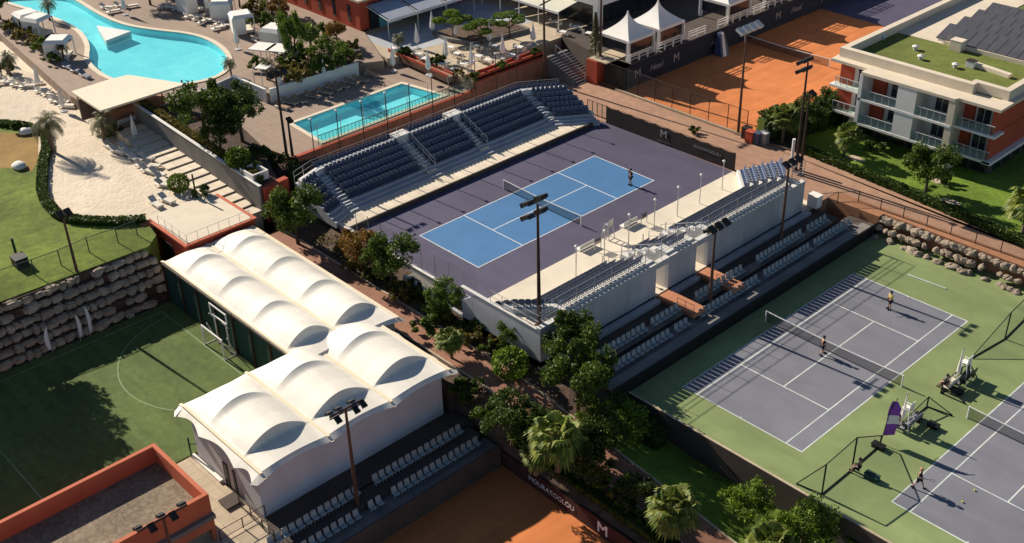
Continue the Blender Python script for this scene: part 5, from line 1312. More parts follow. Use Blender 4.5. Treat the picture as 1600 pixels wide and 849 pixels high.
# ivy wall below the clay court right side
# ------------------------------------------------------------------ pool bar pavilion
pb = thing('pool_bar', 'open pool bar under a big flat cream roof beside the lagoon pool', 'pavilion', P(200, 165, 2.8))
zr = 5.6
roofp = [P(111, 143, zr), P(157, 173, zr), P(291, 131, zr), P(200, 117, zr), P(168, 125, zr)]
mb = MB(); mb.prism([tuple(p)[:2] for p in roofp], zr - .22, zr); mb.build('roof', M['creamroof'], pb)
mb = MB()
for a, b in ((118, 150), (157, 172), (205, 156), (250, 142), (283, 130), (195, 125)):
    p = P(a, b, zr - .3); mb.tube((p.x - .6, p.y + .4, UZ), (p.x - .6, p.y + .4, zr - .2), .1, n=6)
mb.build('column', M['wood'], pb)
c = P(215, 150, zr - .3); mb = MB(); mb.obox(Vector((c.x - 1.5, c.y, UZ + .6)), 1.0, 7, 1.2, R_(0)); mb.build('counter', M['wood'], pb)
mb = MB(); mb.obox(Vector((c.x - 4, c.y - 1, UZ + 1.2)), .3, 8, 2.4, 0); mb.build('back_wall', M['darkconc'], pb)
# ------------------------------------------------------------------ loungers, parasols, cabanas
def lounger_mk(cm='cushion'):
    def f():
        t = thing('sun_lounger', 'x', 'sun lounger', (0, 0, 0))
        mb = MB()
        mb.box(-1.0, .95, -.34, .34, .22, .28)
        for x in (-.85, .8):
            for y in (-.3, .3): mb.box(x - .03, x + .03, y - .03, y + .03, 0, .22)
        mb.build('frame', M['white'], t, world=False)
        mb = MB(); mb.box(-.35, .95, -.31, .31, .28, .38); mb.build('mattress', M[cm], t, world=False, bevel=.03)
        mb = MB(); mb.obox(Vector((-.66, 0, .52)), .78, .62, .10, 0, R_(32)); mb.build('backrest', M[cm], t, world=False)
        return t
    return f
def loungers(key, cm, label, pts, z, rz, group, jit=.15):
    rnd = random.Random(len(label))
    for i, (a, b) in enumerate(pts):
        q = P(a, b, z)
        PR.put(key, lounger_mk(cm), (ORD[i] if i < 20 else 'another') + ' ' + label, q, R_(rz) + rnd.uniform(-jit, jit), group=group)
loungers('lt', 'tan', 'sun lounger from the left in the row along the small pool',
         [(442, 170), (454, 163), (468, 160), (490, 153), (508, 147), (522, 141), (534, 138), (550, 132), (564, 128), (582, 119)], 1.62, 20, 'sun loungers along the small pool')
loungers('lw', 'cushion', 'white sun lounger down the beach side row nearest the garden steps',
         [(172, 232), (186, 240), (197, 236), (205, 245), (213, 252), (222, 243), (231, 250), (226, 262), (238, 262), (233, 270), (248, 275), (254, 284), (258, 292), (245, 322), (262, 316)], LZ + .04, 15, 'white sun loungers beside the garden steps', .3)
loungers('lw', 'cushion', 'white sun lounger from the left on the far sand',
         [(5, 132), (18, 128), (30, 134), (44, 137), (55, 132), (68, 144), (78, 150), (90, 158), (98, 162), (105, 168), (112, 160)], LZ + .04, 60, 'sun loungers on the far sand', .5)
loungers('lg', 'greycushion', 'grey daybed from the left beside the lagoon pool',
         [(72, 68), (84, 72), (92, 84), (108, 108), (122, 114), (134, 121)], UZ + .02, 10, 'grey daybeds beside the lagoon')
loungers('lw', 'cushion', 'white lounger from the left on the deck beyond the lagoon',
         [(168, 14), (178, 20), (190, 12), (205, 12), (258, 12), (270, 14), (318, 36), (330, 34), (345, 38), (356, 42), (436, 78), (448, 84), (280, 16), (300, 28), (310, 30), (342, 46), (405, 62), (412, 70)], UZ + .02, 70, 'loungers beyond the lagoon', .7)
def cabana_mk():
    t = thing('cabana', 'x', 'cabana', (0, 0, 0)); h = 1.35
    for sx in (-1, 1):
        for sy in (-1, 1):
            mb = MB(); mb.box(sx * h - .06, sx * h + .06, sy * h - .06, sy * h + .06, 0, 2.2); mb.build('post', M['white'], t)
    mb = MB(); mb.hexa([(-h - .1, -h - .1, 2.2), (h + .1, -h - .1, 2.2), (h + .1, h + .1, 2.2), (-h - .1, h + .1, 2.2)], [(-h * .8, -h * .8, 2.6), (h * .8, -h * .8, 2.6), (h * .8, h * .8, 2.6), (-h * .8, h * .8, 2.6)]); mb.build('roof', M['canvas'], t)
    mb = MB(); mb.box(-h, -h + .03, -h, h, .1, 2.2); mb.box(-h, h * .2, -h, -h + .03, .1, 2.2); mb.build('curtain', M['canvas'], t)
    mb = MB(); mb.box(-h + .2, h - .2, -h + .2, h - .2, .15, .5); mb.build('bed', M['cushion'], t)
    return t
for i, (a, b, l) in enumerate([(47, 48, 'grey shaded square cabana at the far left of the lagoon'), (63, 55, 'cream square cabana beside the palms left of the lagoon'), (96, 90, 'small white canopy bed among palms left of the lagoon'),
                               (380, 50, 'white cabana right of the lagoon behind loungers'), (300, 18, 'tall cream cabana at the top edge beyond the lagoon'), (432, 72, 'white pointed cabana beside the tall tree'), (350, 28, 'grey cabana behind the loungers beyond the lagoon')]):
    PR.put('cab', cabana_mk, l, P(a, b, UZ), .4 * i, group=None)
for i, (a, b) in enumerate([(414, 98), (440, 100), (415, 130)]):
    q = P(a, b, UZ); t = thing('shade_roof', ['pale flat shade roof', 'second pale flat shade roof', 'small white flat shade'][i] + ' among the bushes right of the lagoon', 'shade roof', q)
    mb = MB(); mb.obox(q + Vector((0, 0, 2.0)), 2.6 if i < 2 else 1.5, 2.6 if i < 2 else 1.5, .12, .5); mb.build('roof', M['canvas'], t)
    mb = MB()
    for s in (-1, 1):
        for r in (-1, 1): mb.tube(q + Vector((s * .9, r * .9, 0)), q + Vector((s * .9, r * .9, 2)), .05, n=6)
    mb.build('post', M['white'], t)
def fold_mk(h=3.1):
    t = thing('folded_parasol', 'x', 'parasol', (0, 0, 0))
    mb = MB(); mb.tube((0, 0, 0), (0, 0, h), .04, n=6); mb.build('pole', M['steel'], t)
    mb = MB(); mb.lathe([(.16, .75), (.36, 1.0), (.34, 1.35), (.22, 2.1), (.10, 2.7), (.03, h + .1)], n=12, squash=lambda k, n: 1.0 if k % 2 else .72); mb.build('canopy', M['canvas'], t)
    mb = MB(); mb.lathe([(.4, 0), (.4, .1), (.08, .14)], n=10); mb.build('base', M['greywall'], t)
    return t
for a, b, z, l in [(652, 76, TZ, 'folded white parasol nearest the restaurant entrance'), (676, 55, TZ, 'folded white parasol at the corner of the dark paving'), (713, 64, TZ, 'folded white parasol in front of the left cloud-pruned tree'),
                   (697, 98, TZ, 'folded white parasol left of the terrace tables'), (737, 112, TZ, 'folded white parasol nearest the camera on the restaurant terrace'), (670, 118, TZ, 'folded white parasol standing by the red planter corner'),
                   (786, 92, TZ, 'folded white parasol at the right of the terrace tables'), (833, 72, TZ, 'folded white parasol at the far right of the restaurant terrace'),
                   (508, 133, 1.62, 'folded white parasol between loungers in front of the white garden wall'), (440, 150, 1.62, 'folded white parasol at the left end of the small pool row'), (213, 222, LZ, 'folded grey parasol by the beach loungers')]:
    PR.put('fold', fold_mk, l, P(a, b, z), random.random() * 6)
for a, b, z, l in [(196, 24, UZ, 'folded white parasol on the deck beyond the narrow lagoon end'), (372, 78, UZ, 'folded white parasol right of the lagoon beside the white cabana'), (326, 22, UZ, 'folded white parasol behind the loungers beyond the lagoon'),
                   (62, 140, LZ, 'folded white parasol on the far sand'), (100, 175, LZ, 'folded white parasol at the near end of the far sand loungers'), (765, 72, TZ, 'folded white parasol between the middle and right cloud trees'), (615, 112, 1.62, 'folded white parasol at the right end of the small pool')]:
    PR.put('fold', fold_mk, l, P(a, b, z), random.random() * 6)
# terrace tables and chairs
def table_mk():
    t = thing('cafe_table', 'x', 'table', (0, 0, 0))
    mb = MB(); mb.box(-.4, .4, -.4, .4, .70, .75); mb.build('tabletop', M['white'], t); mb = MB(); mb.tube((0, 0, 0), (0, 0, .7), .05, n=6); mb.build('leg', M['steel'], t); return t
def chair_mk():
    t = thing('cafe_chair', 'x', 'chair', (0, 0, 0))
    mb = MB(); mb.box(-.22, .22, -.22, .22, .42, .47); mb.build('seat', M['cushion'], t); mb = MB(); mb.box(-.24, -.2, -.22, .22, .47, .88); mb.build('backrest', M['cushion'], t)
    for x in (-.2, .2):
        for y in (-.2, .2): mb = MB(); mb.box(x - .02, x + .02, y - .02, y + .02, 0, .42); mb.build('leg', M['steel'], t)
    return t
tabs = [(665, 100), (690, 108), (715, 92), (725, 108), (748, 96), (762, 102), (775, 80), (800, 95), (812, 82), (705, 82), (745, 80), (655, 92), (880, 58), (900, 50), (868, 42), (920, 60)]
lab = ['left rear', 'left front', 'middle rear', 'middle front', 'centre', 'right of centre', 'right rear', 'right front', 'far right', 'rear left', 'rear right', 'far left', 'shaded awning left', 'shaded awning right', 'shaded awning rear', 'shaded awning front']
for (a, b), l in zip(tabs, lab):
    q = P(a, b, TZ); PR.put('tab', table_mk, 'small white cafe table at the %s of the restaurant terrace' % l, q, .3, group='cafe tables on the terrace')
    for s, nm in ((0, 'one'), (math.pi, 'other')):
        PR.put('chair', chair_mk, 'pale cafe chair on %s side of the %s terrace table' % (nm, l), q + Vector((-math.cos(s) * .75, -math.sin(s) * .75, 0)), s, group='cafe chairs on the terrace')
# low planter island among the cloud pruned trees
q = [P(a, b, TZ) for a, b in ((675, 55), (700, 66), (740, 72), (790, 60), (828, 50), (800, 38), (740, 42))]
t = thing('planter', 'dark low planter island under the cloud-pruned trees', 'planter', q[0]); mb = MB(); mb.prism([tuple(p)[:2] for p in q], TZ, TZ + .5); mb.build('wall', M['dirtyconc'], t)
c = sum(q, Vector()) / len(q); mb = MB(); mb.prism([tuple(c + (p - c) * .9)[:2] for p in q], TZ + .5, TZ + .55); mb.build('bed', M['soil'], t)

# ------------------------------------------------------------------ vegetation
def leafquad(mb, c, s, rnd, up=.3):
    d = Vector((rnd.gauss(0, 1), rnd.gauss(0, 1), rnd.gauss(0, 1) + up)).normalized()
    a = d.orthogonal().normalized(); a.rotate(Matrix.Rotation(rnd.random() * 6.28, 3, d)); b = d.cross(a)
    s1 = s * rnd.uniform(.6, 1.25); s2 = s1 * rnd.uniform(.4, .7)
    mb.face([c - a * s1, c - b * s2, c + a * s1, c + b * s2])
def crown_mesh(seed, r, h, n, leaf, m, clumps=22, z0=0.0, gap=.0, bottom=.25):
    """leaf faces gathered in clumps through an uneven volume"""
    rnd = random.Random(seed); mb = MB(); cl = []
    for k in range(clumps):
        th = rnd.random() * 6.283; ph = rnd.uniform(-bottom, 1); rr = rnd.uniform(.35, 1.08)
        c = Vector((math.cos(th) * r * rr * math.sqrt(max(0, 1 - ph * ph * .8)), math.sin(th) * r * rr * math.sqrt(max(0, 1 - ph * ph * .8)), z0 + h / 2 + ph * h / 2 * rr))
        cl.append((c, rnd.uniform(.16, .36) * r))
    for k in range(n):
        c, cr = cl[rnd.randrange(len(cl))]
        d = Vector((rnd.gauss(0, 1), rnd.gauss(0, 1), rnd.gauss(0, .8))).normalized() * cr * rnd.random() ** .4
        leafquad(mb, c + d, leaf, rnd)
    me = mb.mesh('crown', M[m]); return me, cl
def limbs(mb, cl, zt, r, rnd, k=7, r0=.12):
    for c, cr in rnd.sample(cl, min(k, len(cl))): mb.tube((0, 0, zt), c, r0, .03, n=6)
def tree_mk(seed, r, hc, zt, n, leaf, m, trunk=.16, clumps=24, bottom=.3):
    def f():
        rnd = random.Random(seed); t = thing('leafy_tree', 'x', 'tree', (0, 0, 0))
        me, cl = crown_mesh(seed, r, hc, n, leaf, m, clumps, zt - .1 * hc, bottom=bottom)
        o = bpy.data.objects.new('crown', me); COL.objects.link(o); o.parent = t
        mb = MB(); mb.tube((0, 0, -.3), (.1, .05, zt + .2), trunk, trunk * .6, n=8); limbs(mb, cl, zt, r, rnd, r0=trunk * .5); mb.build('trunk', M['bark'], t, world=False); return t
    return f
def shrub_mk(seed, r, h, n, leaf, m, round_=False, clumps=16, name='shrub'):
    def f():
        rnd = random.Random(seed); t = thing(name, 'x', 'shrub', (0, 0, 0))
        if round_:
            mb = MB()
            for k in range(n):
                d = Vector((rnd.gauss(0, 1), rnd.gauss(0, 1), rnd.gauss(0, 1))).normalized(); d = Vector((d.x * r, d.y * r, h * .5 + d.z * h * .5)) * 1.0
                leafquad(mb, d * 1 + Vector((0, 0, 0)) * rnd.random() + Vector((rnd.uniform(-.1, .1), rnd.uniform(-.1, .1), rnd.uniform(-.1, .1))), leaf, rnd)
            me = mb.mesh('foliage', M[m])
            cl = []
        else:
            me, cl = crown_mesh(seed, r, h, n, leaf, m, clumps, 0, bottom=.6)
        o = bpy.data.objects.new('foliage', me); COL.objects.link(o); o.parent = t
        mb = MB(); mb.tube((0, 0, -.2), (0, 0, h * .6), .06, .03, n=6)
        for k in range(4): a = rnd.random() * 6.28; mb.tube((0, 0, .1), (math.cos(a) * r * .6, math.sin(a) * r * .6, h * .7), .035, .015, n=5)
        mb.build('stem', M['bark'], t, world=False); return t
    return f
def palm_mk(seed, h, L, m, fronds=26, droop=1.0, fat=.2, fan=True):
    def f():
        rnd = random.Random(seed); t = thing('palm_tree', 'x', 'palm tree', (0, 0, 0))
        mb = MB(); k = 8; lean = Vector((rnd.uniform(-.25, .25), rnd.uniform(-.25, .25), 0))
        pts = [Vector((lean.x * (i / k) ** 2, lean.y * (i / k) ** 2, h * i / k)) for i in range(k + 1)]
        for i in range(k): mb.tube(pts[i], pts[i + 1], fat * (1.15 if i == 0 else 1), fat * .85, n=8)
        mb.build('trunk', M['palmbark'], t, world=False)
        top = pts[-1]; mb = MB()
        for i in range(fronds):
            az = i * 2.399 + rnd.uniform(-.2, .2); el = R_((78 - 112 * (i / fronds) ** .75) if fan else (75 - 95 * (i / fronds) ** .8)); LL = L * rnd.uniform(.85, 1.1)
            p = top.copy(); d = Vector((math.cos(az) * math.cos(el), math.sin(az) * math.cos(el), math.sin(el)))
            side = Vector((-math.sin(az), math.cos(az), 0))
            if fan:
                q = p + d * LL * .5 - Vector((0, 0, .05 * LL)); mb.tube(p, q, .03, .02, n=4, cap=False)
                upn = side.cross(d)
                for j in range(17):
                    a = R_(-100 + 200 * j / 16); rr = LL * .62 * (1 - .25 * abs(a) / 1.75) * rnd.uniform(.85, 1.08)
                    dd = (d * math.cos(a) + side * math.sin(a)).normalized(); w_ = side * math.cos(a) - d * math.sin(a)
                    mid = q + dd * rr * .6 + upn * .04 * rr; tip = q + dd * rr - Vector((0, 0, rr * .38 * droop)) ; ww = rr * .105
                    mb.face([q, mid + w_ * ww, mid - w_ * ww]); mb.face([mid + w_ * ww, tip, mid - w_ * ww])
                continue
            seg = 9
            for s in range(seg):
                u = s / seg; q = p + d * LL / seg
                wd = L * .26 * math.sin(math.pi * min(1, u * .85 + .15)) ** .7
                for sg in (-1, 1):
                    for j in range(3):
                        b0 = p + (q - p) * (j / 3); b1 = p + (q - p) * (j / 3 + .24)
                        tip = b0 + side * sg * wd + d * wd * .55 - Vector((0, 0, wd * .35 * droop))
                        mb.face([b0, b1, tip])
                d = (d - Vector((0, 0, .20 * droop * (1 + u)))).normalized(); p = q
        mb.build('crown', M[m], t, world=False); return t
    return f
def put(key, mk, label, px, py, z, s=1.0, rz=None):
    return PR.put(key, mk, label, P(px, py, z), random.random() * 6.28 if rz is None else rz, s)
T1 = ('t1', tree_mk(1, 2.0, 3.0, 1.4, 5200, .125, 'leaf', clumps=34, bottom=.6))
T2 = ('t2', tree_mk(2, 2.0, 3.2, 1.3, 5200, .125, 'leafdark', clumps=34, bottom=.7))
T3 = ('t3', tree_mk(3, 2.0, 2.6, 1.7, 4000, .125, 'rustleaf', clumps=30))
T4 = ('t4', tree_mk(4, 2.0, 3.0, 1.2, 4600, .12, 'leafbright', clumps=30, bottom=.7))
S1 = ('s1', shrub_mk(11, 1.0, 1.3, 1100, .13, 'leaf')); S2 = ('s2', shrub_mk(12, 1.0, 1.2, 1000, .13, 'leafdark'))
S3 = ('s3', shrub_mk(13, 1.0, 1.7, 1500, .12, 'leafbright', True)); S4 = ('s4', shrub_mk(14, 1.0, 1.2, 900, .13, 'leafolive'))
PA = ('pa', palm_mk(21, 3.2, 2.0, 'palm', 38, 1.1)); PB = ('pb', palm_mk(22, 3.0, 2.0, 'palmgrey', 30, 1.1, fan=False)); PC = ('pc', palm_mk(23, 3.0, 1.9, 'palm', 34, .9))
veg = [
 (T2, 'big dark tree left of the small swimming pool', 378, 215, 3.1, 1.4), (T1, 'broad green tree left of the dark tree above the garden steps', 320, 216, 3.2, 1.45),
 (T2, 'low dark tree under the two big trees by the steps', 345, 235, 3.1, .9), (S3, 'yellow green bush between the hedge and the dark trees', 374, 262, 3.1, 1.2), (S2, 'round dark bush behind the skylight block', 405, 250, 2.9, 1.3), (S2, 'dark bush at the foot of the pool mast', 432, 262, 1.2, 1.4), (S1, 'round green bush at the lower end of the clipped hedge', 392, 270, 3.0, 1.0),
 (T1, 'round green tree at the left end of the far grandstand', 466, 380, -.8, 1.3), (T3, 'small rust tinged tree beside the near end of the purple court', 566, 425, -.6, 1.0), (T1, 'bushy green tree right of the rust tinged tree', 614, 448, -.6, 1.15),
 (T1, 'small tree beside the court corner fence', 698, 492, -.5, .75), (S2, 'dark shrub under the rust tinged tree', 585, 435, -.8, 1.1), (S4, 'brown green shrub by the long tent edge', 550, 420, -.8, .9), (S4, 'brown green shrub between path and ramp wall', 625, 465, -.8, 1.2), (S2, 'dark shrub below the bushy green tree', 640, 462, -.8, 1.2),
 (S1, 'green shrub beside the upper footpath kerb', 682, 500, -.8, 1.1), (S1, 'green bush left of the small palm at the path', 668, 520, -1.0, 1.2), (PA, 'small fan palm beside the footpath by the tent corner', 706, 560, -1.0, .62), (S4, 'reddish shrub below the grandstand wall', 735, 535, -.8, 1.2), (S2, 'dark shrub against the grandstand end wall', 748, 520, -.6, 1.1),
 (T1, 'small tree leaning on the grandstand end wall', 800, 545, -.6, .6), (S3, 'bright round bush beside the footpath kerb', 798, 586, -.9, 1.35), (S1, 'low shrub left of the bright round bush', 762, 552, -.9, .8),
 (T1, 'tall green tree at the corner of the grandstand wall', 893, 585, -1.0, (1.1, 1.1, 1.25)), (T1, 'large green tree beside the footpath below the grandstand', 902, 645, -1.6, (1.3, 1.3, 1.35)), (T4, 'leafy green tree behind the large tree near the court wall', 975, 692, -3.0, .85), (T2, 'dark tree right of the footpath kerb', 850, 690, -1.8, .7),
 (PA, 'big fan palm over the footpath', 872, 736, -2.3, 1.08), (T2, 'dark broad bush under the big fan palm', 915, 750, -2.9, .95), (T2, 'dark tree left of the footpath beside the tent wall', 800, 692, -2.0, 1.05), (S2, 'dark shrub beside the right corner of the front tent', 730, 620, -1.6, 1.4), (S1, 'green shrub at the tent wall foot', 765, 660, -2.0, 1.3),
 (T2, 'dark tree between the big fan palm and the grass', 940, 722, -2.8, (.9, .9, 1.1)), (T4, 'small light tree behind the footpath bend', 935, 668, -2.2, .7), (PC, 'slim fan palm between the dark trees beside the banner', 838, 742, -3.0, .8), (T2, 'dark bush right of the footpath by the banner', 990, 790, -3.4, .65), (PA, 'yellow green fan palm beside the path at the bottom', 1046, 842, -3.9, .98), (T4, 'bright tree on the grass below the practice courts', 1166, 810, -4.0, .82), (T4, 'large bright tree at the bottom edge right of centre', 1250, 862, -4.2, 1.08), (PC, 'palm at the bottom edge below the court kerb', 1192, 895, -4.3, .95), (S1, 'shrub at the bottom edge under the green court', 1345, 868, -4.2, 1.2), (S1, 'low shrub at the bottom edge beside the fence', 1390, 880, -4.2, 1.0),
 (PC, 'palm in front of the ivy bank beside the clay court', 1222, 222, 0, .95), (PC, 'second palm left of the grey floodlight mast', 1208, 215, 0, .8), (T2, 'dark tree behind the palms at the clay court corner', 1262, 205, .3, 1.0), (T2, 'dark ivy tree beside the left hotel balconies', 1300, 190, .3, .9),
 (PC, 'palm like tree on the lawn at the left hotel corner', 1318, 245, .02, .85), (T1, 'round lawn tree in front of the hotel column', 1446, 305, .02, 1.2), (PA, 'fan palm on the lawn at the right edge of the photo', 1596, 372, .02, 1.1), (S2, 'low dark shrub on the hotel lawn', 1475, 285, .02, 1.0), (S2, 'low dark shrub by the hotel foot', 1370, 235, .02, 1.2),
 (T1, 'tall tree among the bushes between the two pools', 463, 105, UZ, (.85, .85, 1.65)), (T4, 'tree like bush right of the tall tree between the pools', 508, 92, UZ, .75), (T3, 'olive tree at the end of the white garden wall', 527, 72, UZ, .75),
 (T4, 'green bushy tree behind the white garden wall', 538, 98, UZ, .65), (S4, 'yellow green bush left of the white parasol', 470, 128, UZ, 1.6), (S4, 'yellow bush over the left end of the garden wall', 445, 128, UZ, 1.5), (S1, 'green bush behind the folded parasol', 500, 118, UZ, 1.6), (S1, 'bush right of the folded parasol behind the wall', 520, 110, UZ, 1.5), (S4, 'bush near the right end of the white garden wall', 545, 100, UZ, 1.3), (PB, 'small palm by the shade roofs', 418, 125, UZ, .7),
 (S1, 'green bush by the shade roofs right of the lagoon', 408, 110, UZ, 1.2), (PB, 'small palm on the deck at the lower right of the lagoon', 362, 120, UZ, .6), (S4, 'olive bush in the top row of plants beyond the lagoon', 400, 25, UZ, 1.8), (T1, 'green tree beyond the loungers at the top', 425, 22, UZ, 1.0), (T4, 'yellow green tree at the top edge left of the restaurant', 375, 12, UZ, 1.0), (T3, 'olive tree at the top edge', 440, 40, UZ, .8), (S1, 'green bush behind the white cabana', 408, 45, UZ, 1.5), (T2, 'dark tree at the top edge above the lagoon deck', 235, 8, UZ, 1.2), (T2, 'second dark tree at the top edge above the lagoon', 250, -5, UZ, 1.4),
 (S4, 'yellow bush in the middle of the bed between the pools', 488, 112, UZ, 1.7), (S1, 'green bush behind the yellow bush between the pools', 478, 98, UZ, 1.7), (S4, 'olive bush at the left of the bed between the pools', 458, 120, UZ, 1.4), (S1, 'bush beside the tall tree trunk between the pools', 450, 110, UZ, 1.4), (PC, 'slim palm right of the tall tree between the pools', 487, 80, UZ, .8), (S4, 'olive bush below the restaurant wing windows', 548, 82, UZ, 1.4), (S1, 'green bush left of the restaurant wing corner', 512, 62, UZ, 1.5),
 (PB, 'leaning grey palm beside the beach hedge', 83, 238, LZ, 1.2), (PB, 'grey palm beside the pool bar steps', 165, 228, LZ, 1.0), (S2, 'dark shrub beside the grey palm at the pool bar', 178, 215, LZ, 1.3), (S3, 'yellow green bush in the sand by the lower steps', 281, 298, LZ, 1.0), (S2, 'low round bush beside the dark post at the steps', 318, 308, LZ, 1.0),
 (PB, 'small palm left of the cream cabana', 78, 32, UZ, .8), (T2, 'dark tree at the upper left corner', 0, 30, UZ, 1.3), (S4, 'yellow shrub below the grey cabana', 22, 52, UZ, 1.5), (S4, 'olive shrub along the beach path wall', 40, 62, UZ, 1.4), (S1, 'green shrub by the small canopy bed', 66, 82, UZ, 1.3), (PB, 'small palm by the small canopy bed', 100, 95, UZ, .6), (S4, 'shrub along the beach path left of the daybeds', 52, 72, UZ, 1.2), (S1, 'shrub below the small canopy bed', 82, 98, UZ, 1.0),
 (S2, 'dark bush at the left photo edge by the far sand', 12, 115, LZ, 1.4), (PB, 'thin palm at the left photo edge', 16, 118, LZ, .8), (S2, 'dark shrubs on the lawn corner by the far sand', 30, 205, LZ, 1.0),
 (PB, 'palm in the white pot at the restaurant terrace corner', 622, 82, TZ, .62), (S2, 'dark green bush beside the white pot', 634, 88, TZ, 1.0), (S2, 'dark bush in front of the left parasol row', 683, 104, TZ, 1.2), (S2, 'round dark bush at the right end of the red planter', 838, 88, TZ, .9), (S1, 'green shrub in the red planter middle', 740, 128, TZ, .9), (S1, 'green shrub in the red planter right', 785, 110, TZ, .8), (S4, 'low plant in the red planter left', 715, 120, TZ, .8),
 (S2, 'dark shrub on the bank behind the long banner', 1085, 208, 0, .7),
]
for (key, mk), label, a, b, z, s in veg: put(key, mk, label, a, b, z, s)
rnd = random.Random(41)
for i in range(17):
    x = 20.5 + i * 1.15; y = -22.95 + rnd.uniform(-.2, .15); kk = [S1, S4, S2, S1][i % 4]
    PR.put(kk[0], kk[1], '%s low shrub from the left in the strip between footpath and maroon banner' % ORD[i], (x, y, pz(x) - .25), rnd.random() * 6, rnd.uniform(.5, .85), group='shrubs between footpath and banner')
for i in range(15):
    x = -8 + i * 1.75; y = -18.7 + rnd.uniform(-.4, .9); kk = [S4, S2, S1][i % 3]
    PR.put(kk[0], kk[1], '%s low shrub from the left in the bed below the purple court end' % ORD[i], (x, y, pz(x) + .1), rnd.random() * 6, rnd.uniform(.45, .8), group='shrubs in the bed below the purple court')
# shade trees standing left of the photo, whose shadow falls on the pitch
for i, (x, y, s) in enumerate([(-21.8, -49.8, 2.2), (-21.0, -53.5, 2.5), (-23.5, -51.5, 2.3), (-22, -57.5, 2.6), (-24.5, -56, 2.6), (-21, -62, 2.8), (-22.5, -48.2, 1.7), (-25, -53.5, 2.6)]):
    PR.put('t2', None, ORD[i] + ' dark tree from the right on the lawn left of the football pitch', (x, y, LZ), i * 1.3, s)
# slim cypress in the red planter
def cyp():
    rnd = random.Random(9); t = thing('cypress_tree', 'slim pale green conical tree beside the mast at the stair planter', 'tree', (0, 0, 0)); mb = MB()
    for k in range(1500):
        z = rnd.random() ** .8; a = rnd.random() * 6.28; r = (.75 * (1 - z) + .08) * rnd.uniform(.5, 1); leafquad(mb, Vector((math.cos(a) * r, math.sin(a) * r, .4 + z * 5)), .14, rnd)
    mb.build('crown', M['palmgrey'], t, world=False); mb = MB(); mb.tube((0, 0, 0), (0, 0, 4), .1, .04); mb.build('trunk', M['bark'], t, world=False); return t
o = cyp(); o.location = P(930, 88, 2.9)
# cloud pruned trees
def cloud_mk():
    rnd = random.Random(31); t = thing('cloud_tree', 'x', 'tree', (0, 0, 0)); mb = MB()
    pads = [(0, 0, 3.0, 1.0), (-1.2, .9, 2.6, .9), (1.3, -.6, 2.6, .95), (.8, 1.4, 2.3, .8), (-.9, -1.2, 2.3, .8)]
    tr = MB(); tr.tube((0, 0, 0), (.1, 0, 1.4), .14, .1, n=8)
    for x, y, z, r in pads:
        tr.tube((.1, 0, 1.3), (x, y, z - .1), .07, .04, n=6)
        for k in range(900):
            d = Vector((rnd.gauss(0, 1), rnd.gauss(0, 1), rnd.gauss(0, 1))).normalized(); leafquad(mb, Vector((x + d.x * r, y + d.y * r, z + abs(d.z) * r * .45 * (1 if d.z > 0 else -.2))), .11, rnd, 1)
    mb.build('crown', M['leafbright'], t, world=False); tr.build('trunk', M['bark'], t, world=False); return t
for i, (a, b) in enumerate([(708, 62), (752, 72), (797, 60)]):
    PR.put('cloud', cloud_mk, ['bright cloud-pruned tree left on the restaurant terrace', 'cloud-pruned tree in the middle of the restaurant terrace', 'cloud-pruned tree right on the restaurant terrace'][i], P(a, b, TZ), i * 1.9, [1.1, 1.0, 1.0][i])
# pot of the palm
q = P(621, 84, TZ); t = thing('plant_pot', 'big white round plant pot at the restaurant terrace corner', 'pot', q); mb = MB(); mb.lathe([(.4, 0), (.62, .4), (.6, .8), (.5, .85)], q, n=14); mb.build('pot', M['white'], t)
# hedges
def hedge(label, pts, w, h, m='hedge', leaf=.14, dens=140, name='hedge', zf=None):
    rnd = random.Random(len(label)); t = thing(name, label, 'hedge', pts[0]); mb = MB(); co = MB()
    for a, b in zip(pts, pts[1:]):
        a = Vector(a); b = Vector(b); d = b - a; L = d.length; nn = Vector((-d.y, d.x, 0)).normalized()
        co.hexa([a - nn * w * .36, b - nn * w * .36, b + nn * w * .36, a + nn * w * .36], [v + Vector((0, 0, h * .82)) for v in (a - nn * w * .36, b - nn * w * .36, b + nn * w * .36, a + nn * w * .36)])
        for k in range(int(L * dens)):
            u = rnd.random(); c = a + d * u; bump = 1 + .16 * noise.noise(Vector((c.x * .9, c.y * .9, 3)))
            if rnd.random() < .5: off = Vector((0, 0, h * bump)) + nn * rnd.uniform(-.5, .5) * w
            else: off = nn * (.5 * w * bump) * rnd.choice((-1, 1)) + Vector((0, 0, rnd.random() * h))
            leafquad(mb, c + off, leaf, rnd)
    co.build('core', M['leafdark'], t); mb.build('foliage', M[m], t)
hedge('long clipped hedge along the promenade in front of the hotel lawn', [(9.9, 27.9, 0), (22, 26.9, 0), (36, 25.3, 0), (48, 24.2, 0)], .95, .7)
hedge('clipped hedge on top of the wall beside the garden steps', [(-42.3, -19.2, 3.9), (-30, -19.3, 3.4), (-18.8, -19.4, 2.9)], .8, .8, 'leafolive')
hedge('dark rounded hedge curving around the sandy beach', [P(*v, LZ) for v in ((0, 196), (40, 200), (72, 212), (74, 235), (68, 262), (66, 300), (72, 318), (90, 338), (112, 346), (140, 349), (185, 350), (228, 346))], .95, .55, 'leafdark', .13, 170)
hedge('dark hedge strip beside the pool bar and upper terrace wall', [P(0, 60, LZ), P(50, 88, LZ)], .8, .9, 'leafolive')
hedge('low planting strip behind the far grandstand', [(-23.2, -13.2, 1.1), (-19.0, -15.2, .3)], 1.2, 1.0, 'leafdark')
hedge('dense ivy bank below the clay court in front of the hotel', [(5.6, 27.5, 0), (8.6, 33, 0), (8.4, 40, 0)], 2.2, 2.6, 'leafdark', .2, 220)
